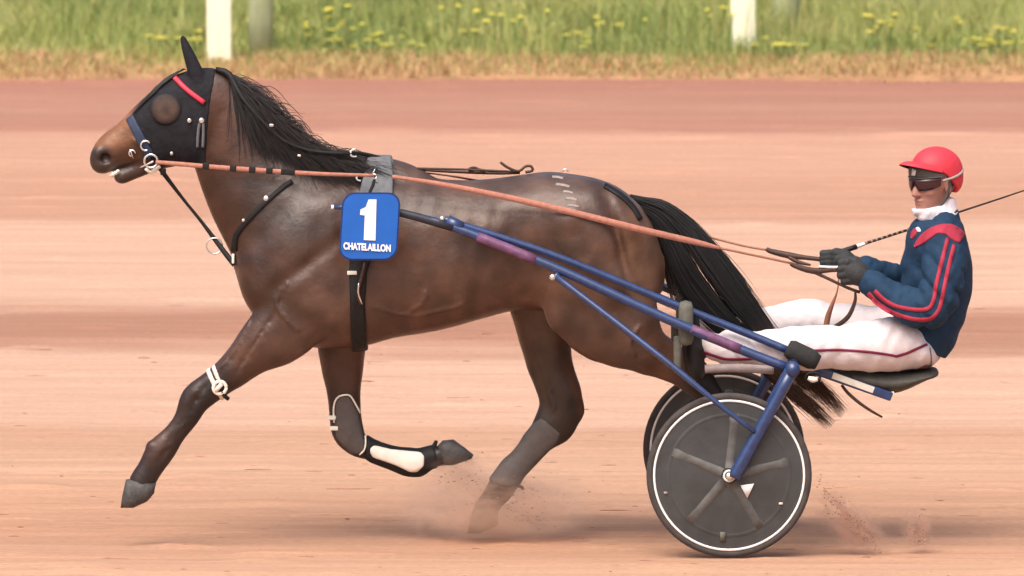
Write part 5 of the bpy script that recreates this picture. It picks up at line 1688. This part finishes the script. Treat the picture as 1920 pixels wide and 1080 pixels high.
# brim
vs, fs, vtop = [], [], []
nb_, na_ = 15, 7
for lay in (0, 1):
    for i in range(nb_):
        th = rad(-72 + 144 * i / (nb_ - 1))
        for j in range(na_):
            t = j / (na_ - 1)
            r_f = .098 + .112 * t * (math.cos(th) ** 0.7 if math.cos(th) > 0 else 0)
            r_s = .098 + .006 * t
            u_ = .066 + .018 * math.sin(t * 2.2) - .022 * t * t - .020 * (abs(math.sin(th)) ** 2) - .0035 * lay
            vs.append(hp(r_f * math.cos(th) - .005, r_s * math.sin(th), u_))
n1 = nb_ * na_
for i in range(nb_ - 1):
    for j in range(na_ - 1):
        a = i * na_ + j
        fs.append((a, a + 1, a + na_ + 1, a + na_)); fs.append((n1 + a, n1 + a + na_, n1 + a + na_ + 1, n1 + a + 1))
    a = i * na_ + na_ - 1
    fs.append((a, n1 + a, n1 + a + na_, a + na_))
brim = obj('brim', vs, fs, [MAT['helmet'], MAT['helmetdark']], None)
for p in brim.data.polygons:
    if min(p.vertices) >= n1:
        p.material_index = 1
brim.parent = hm; hm_inv = None
fv, uv = RH0
RH = np.array([fv, sv, uv])
# goggles and head band
def band(name, th0, th1, u0, u1, rf, rs, mat, parent, n=26, thick=.004):
    vs, fs = [], []
    for lay in (0, 1):
        for i in range(n):
            th = rad(th0 + (th1 - th0) * i / (n - 1))
            for j in range(5):
                u_ = u0(th) + (u1(th) - u0(th)) * j / 4
                bul = .004 * math.sin(math.pi * j / 4)
                vs.append(hp((rf + bul - thick * lay) * math.cos(th), (rs + bul - thick * lay) * math.sin(th), u_))
    n1 = n * 5
    for i in range(n - 1):
        for j in range(4):
            a = i * 5 + j
            fs.append((a, a + 5, a + 6, a + 1)); fs.append((n1 + a, n1 + a + 1, n1 + a + 6, n1 + a + 5))
        a = i * 5
        fs.append((a, n1 + a, n1 + a + 5, a + 5)); fs.append((a + 4, a + 9, n1 + a + 9, n1 + a + 4))
    o = obj(name, vs, fs, mat, None)
    o.parent = parent
    return o
gog = obj('goggles', *tube_data([hp(.118 * math.cos(a), .096 * math.sin(a), .028) for a in np.linspace(-1.45, 1.45, 16)], .004, 8, 1), MAT['goggleband'], per)
notch = lambda th: -.034 + .030 * math.exp(-(th / .16) ** 2) + .022 * min(1, (abs(th) / 1.25)) ** 3
band('lens', -72, 72, notch, lambda th: .026, .117, .095, MAT['lens'], gog)
band('head_band', -80, 80, lambda th: .024, lambda th: .082 - .046 * (abs(th) / 1.4) ** 2, .113, .0955, MAT['goggleband'], gog)
obj('logo', *extrude_poly([hp(.121 * math.cos(t) , .100 * math.sin(t), u) for t, u in ((-.10, .040), (.12, .040), (.20, .066), (-.02, .072))], fv, .003), MAT['white']).parent = gog
tube('goggle_strap', [hp(.02, -.102, .012), hp(-.03, -.114, .022), hp(-.09, -.098, .036), hp(-.135, -.045, .044), hp(-.148, 0, .046), hp(-.135, .045, .044), hp(-.09, .098, .036), hp(.02, .102, .012)] if False else
     [hp(.03, s_ * .098, .010) * 1.0 for s_ in (1,)] + [hp(-.03, .113, .018), hp(-.09, .100, .030), hp(-.132, .055, .040), hp(-.150, 0, .044)], [.005, .006, .006, .006, .006], MAT['greybar'], per, 8)
# chin strap
tube('chin_strap', [hp(-.02, .098, .02), hp(-.008, .092, -.03), hp(.010, .080, -.085), hp(.04, .05, -.128), hp(.06, 0, -.140)], [.007, .008, .006, .005, .005], MAT['goggleband'], per, 8)
tube('chin_strap', [hp(-.055, .092, .0), hp(-.03, .088, -.045), hp(.008, .082, -.088)], .004, MAT['goggleband'], per, 8)

# whip in the far hand
wp = thing('whip', 'long dark driving whip held in the far glove slanting up behind the driver', 'whip', U(1570, 478, .06))
tube('handle', [U(1548, 487, .055), U(1575, 473, .075), U(1606, 462.5, .10)], [5 * M, 5 * M, 5 * M], MAT['whipdark'], wp)
tube('ferrule', [U(1604, 463, .10), U(1612, 460, .105), U(1622, 457, .11)], [4.5 * M, 3.8 * M, 3 * M], MAT['white'], wp)
wa, wb = U(1620, 457, .11), U(1706, 429.5, .22)
tube('shaft', [wa, wb, U(1800, 397, .34), U(1870, 374, .42), U(2010, 327, .6)], [2.9 * M, 2.5 * M, 2 * M, 1.7 * M, 1 * M], MAT['whipdark'], wp, 8, 2)
for k in range(9):
    t0 = (k + .25) / 9; t1 = (k + .6) / 9
    vs, fs = tube_data([wa + (wb - wa) * t0, wa + (wb - wa) * t1], 3.0 * M, 8, 1)
    obj('braid_ring', vs, fs, MAT['whiptan'], wp)

# ================================================================== DUST AND FLYING SOIL
def dust_material(name, dens, col, scale, thr, seed):
    m = bpy.data.materials.new(name)
    m.use_nodes = True
    nt = m.node_tree
    nt.nodes.remove(nt.nodes['Principled BSDF'])
    L = nt.links.new
    tc = nd(nt, 'ShaderNodeTexCoord')
    no = nd(nt, 'ShaderNodeTexNoise', Scale=scale, Detail=4.0, Roughness=0.6, Distortion=0.6)
    mp = nd(nt, 'ShaderNodeMapping'); mp.inputs['Location'].default_value = (seed, seed * .7, 0)
    L(tc.outputs['Object'], mp.inputs[0]); L(mp.outputs[0], no.inputs['Vector'])
    ln = nd(nt, 'ShaderNodeVectorMath', operation='LENGTH')
    L(tc.outputs['Object'], ln.inputs[0])
    fo = nd(nt, 'ShaderNodeMapRange'); fo.interpolation_type = 'SMOOTHSTEP'
    for k, v in zip(('From Min', 'From Max', 'To Min', 'To Max'), (0.1, 1.0, 1.0, 0.0)):
        fo.inputs[k].default_value = v
    L(ln.outputs['Value'], fo.inputs[0])
    th = nd(nt, 'ShaderNodeMapRange')
    for k, v in zip(('From Min', 'From Max', 'To Min', 'To Max'), (thr, thr + .25, 0.0, dens)):
        th.inputs[k].default_value = v
    L(no.outputs[0], th.inputs[0])
    mu = nd(nt, 'ShaderNodeMath', operation='MULTIPLY')
    L(th.outputs[0], mu.inputs[0]); L(fo.outputs[0], mu.inputs[1])
    pv = nd(nt, 'ShaderNodeVolumePrincipled')
    pv.inputs['Color'].default_value = (*col, 1)
    pv.inputs['Anisotropy'].default_value = 0.2
    L(mu.outputs[0], pv.inputs['Density'])
    L(pv.outputs[0], nt.nodes['Material Output'].inputs['Volume'])
    return m
def puff(px, py, Y, rx, ry, rz, tilt, mat):
    bm = bmesh.new()
    bmesh.ops.create_icosphere(bm, subdivisions=3, radius=1.0)
    me = bpy.data.meshes.new('dust_cloud'); bm.to_mesh(me); bm.free()
    me.materials.append(mat)
    o = bpy.data.objects.new('dust_cloud', me); COL.objects.link(o)
    o.location = U(px, py, Y); o.scale = (rx, ry, rz); o.rotation_euler = (0, tilt, 0)
    return kind(o, 'stuff')
dc = (0.90, 0.71, 0.585)
puff(930, 950, .12, .55, .22, .22, 0, dust_material('dust_hind_hoof', 20, dc, 2.6, .38, 2.0))
puff(905, 965, .05, .20, .16, .16, 0, dust_material('dust_hoof_core', 5, dc, 2.2, .34, 9.0))
puff(855, 875, .15, .22, .12, .12, .3, dust_material('dust_fore_hoof', 14, dc, 2.6, .40, 4.0))
puff(1600, 985, -.4, .26, .14, .13, .7, dust_material('dust_wheel', 45, (0.74, 0.53, 0.43), 3.0, .46, 6.0))
puff(1720, 990, -.35, .10, .09, .12, 0, dust_material('dust_wheel_end', 45, (0.74, 0.53, 0.43), 2.6, .44, 7.5))

MAT['clod'] = simple('damp_red_soil', (0.27, 0.135, 0.09), rough=0.95, var=0.35, scale=60)
def clods(name, spots, seed):
    r = random.Random(seed)
    V, F = [], []
    for (p, s, sx) in spots:
        bm = bmesh.new()
        bmesh.ops.create_icosphere(bm, subdivisions=1, radius=1.0)
        o = len(V)
        bm.verts.index_update()
        for v in bm.verts:
            k = r.uniform(.6, 1.2)
            V.append((p[0] + v.co.x * s * sx * k, p[1] + v.co.y * s * k, p[2] + v.co.z * s * .7 * k))
        for f in bm.faces:
            F.append(tuple(v.index + o for v in f.verts))
        bm.free()
    return kind(obj(name, V, F, MAT['clod'], smooth=False), 'stuff')
r = random.Random(3)
sp1 = []
for k in range(260):
    t = r.random()
    sp1.append((U(880 + 150 * t + r.gauss(0, 30), 905 + 95 * r.random() - 20 * math.sin(3 * t), .12 + r.uniform(-.12, .12)), r.uniform(.001, .0045), r.uniform(1, 2)))
for k in range(230):
    t = r.random() ** .8
    x = 1530 + 120 * t; y = 905 + 120 * t + r.gauss(0, 10)
    sp1.append((U(x, y, -.45 + r.uniform(-.06, .06)), r.uniform(.001, .0045), r.uniform(1, 1.8)))
for k in range(90):
    sp1.append((U(1722 + r.gauss(0, 9), 960 + r.random() ** .6 * 66, -.4 + r.uniform(-.05, .05)), r.uniform(.001, .0045), r.uniform(.8, 1.3)))
for k in range(25):
    sp1.append((U(r.uniform(820, 960), r.uniform(845, 905), .14 + r.uniform(-.05, .05)), r.uniform(.002, .005), r.uniform(1, 2)))
clods('flying_soil', sp1, 1)
sp2 = []
for k in range(700):
    x = r.gauss(0, 2.6); y = -2.2 + 14 * r.random() ** 1.6
    z = float(track_z(np.array(x), np.array(y)))
    s = r.uniform(.002, .008) * r.uniform(.5, 1.2)
    sp2.append(((x, y, z), s, r.choice((1.2, 2, 4, 9, 14)) * r.uniform(.7, 1.2)))
clods('loose_soil', sp2, 2)
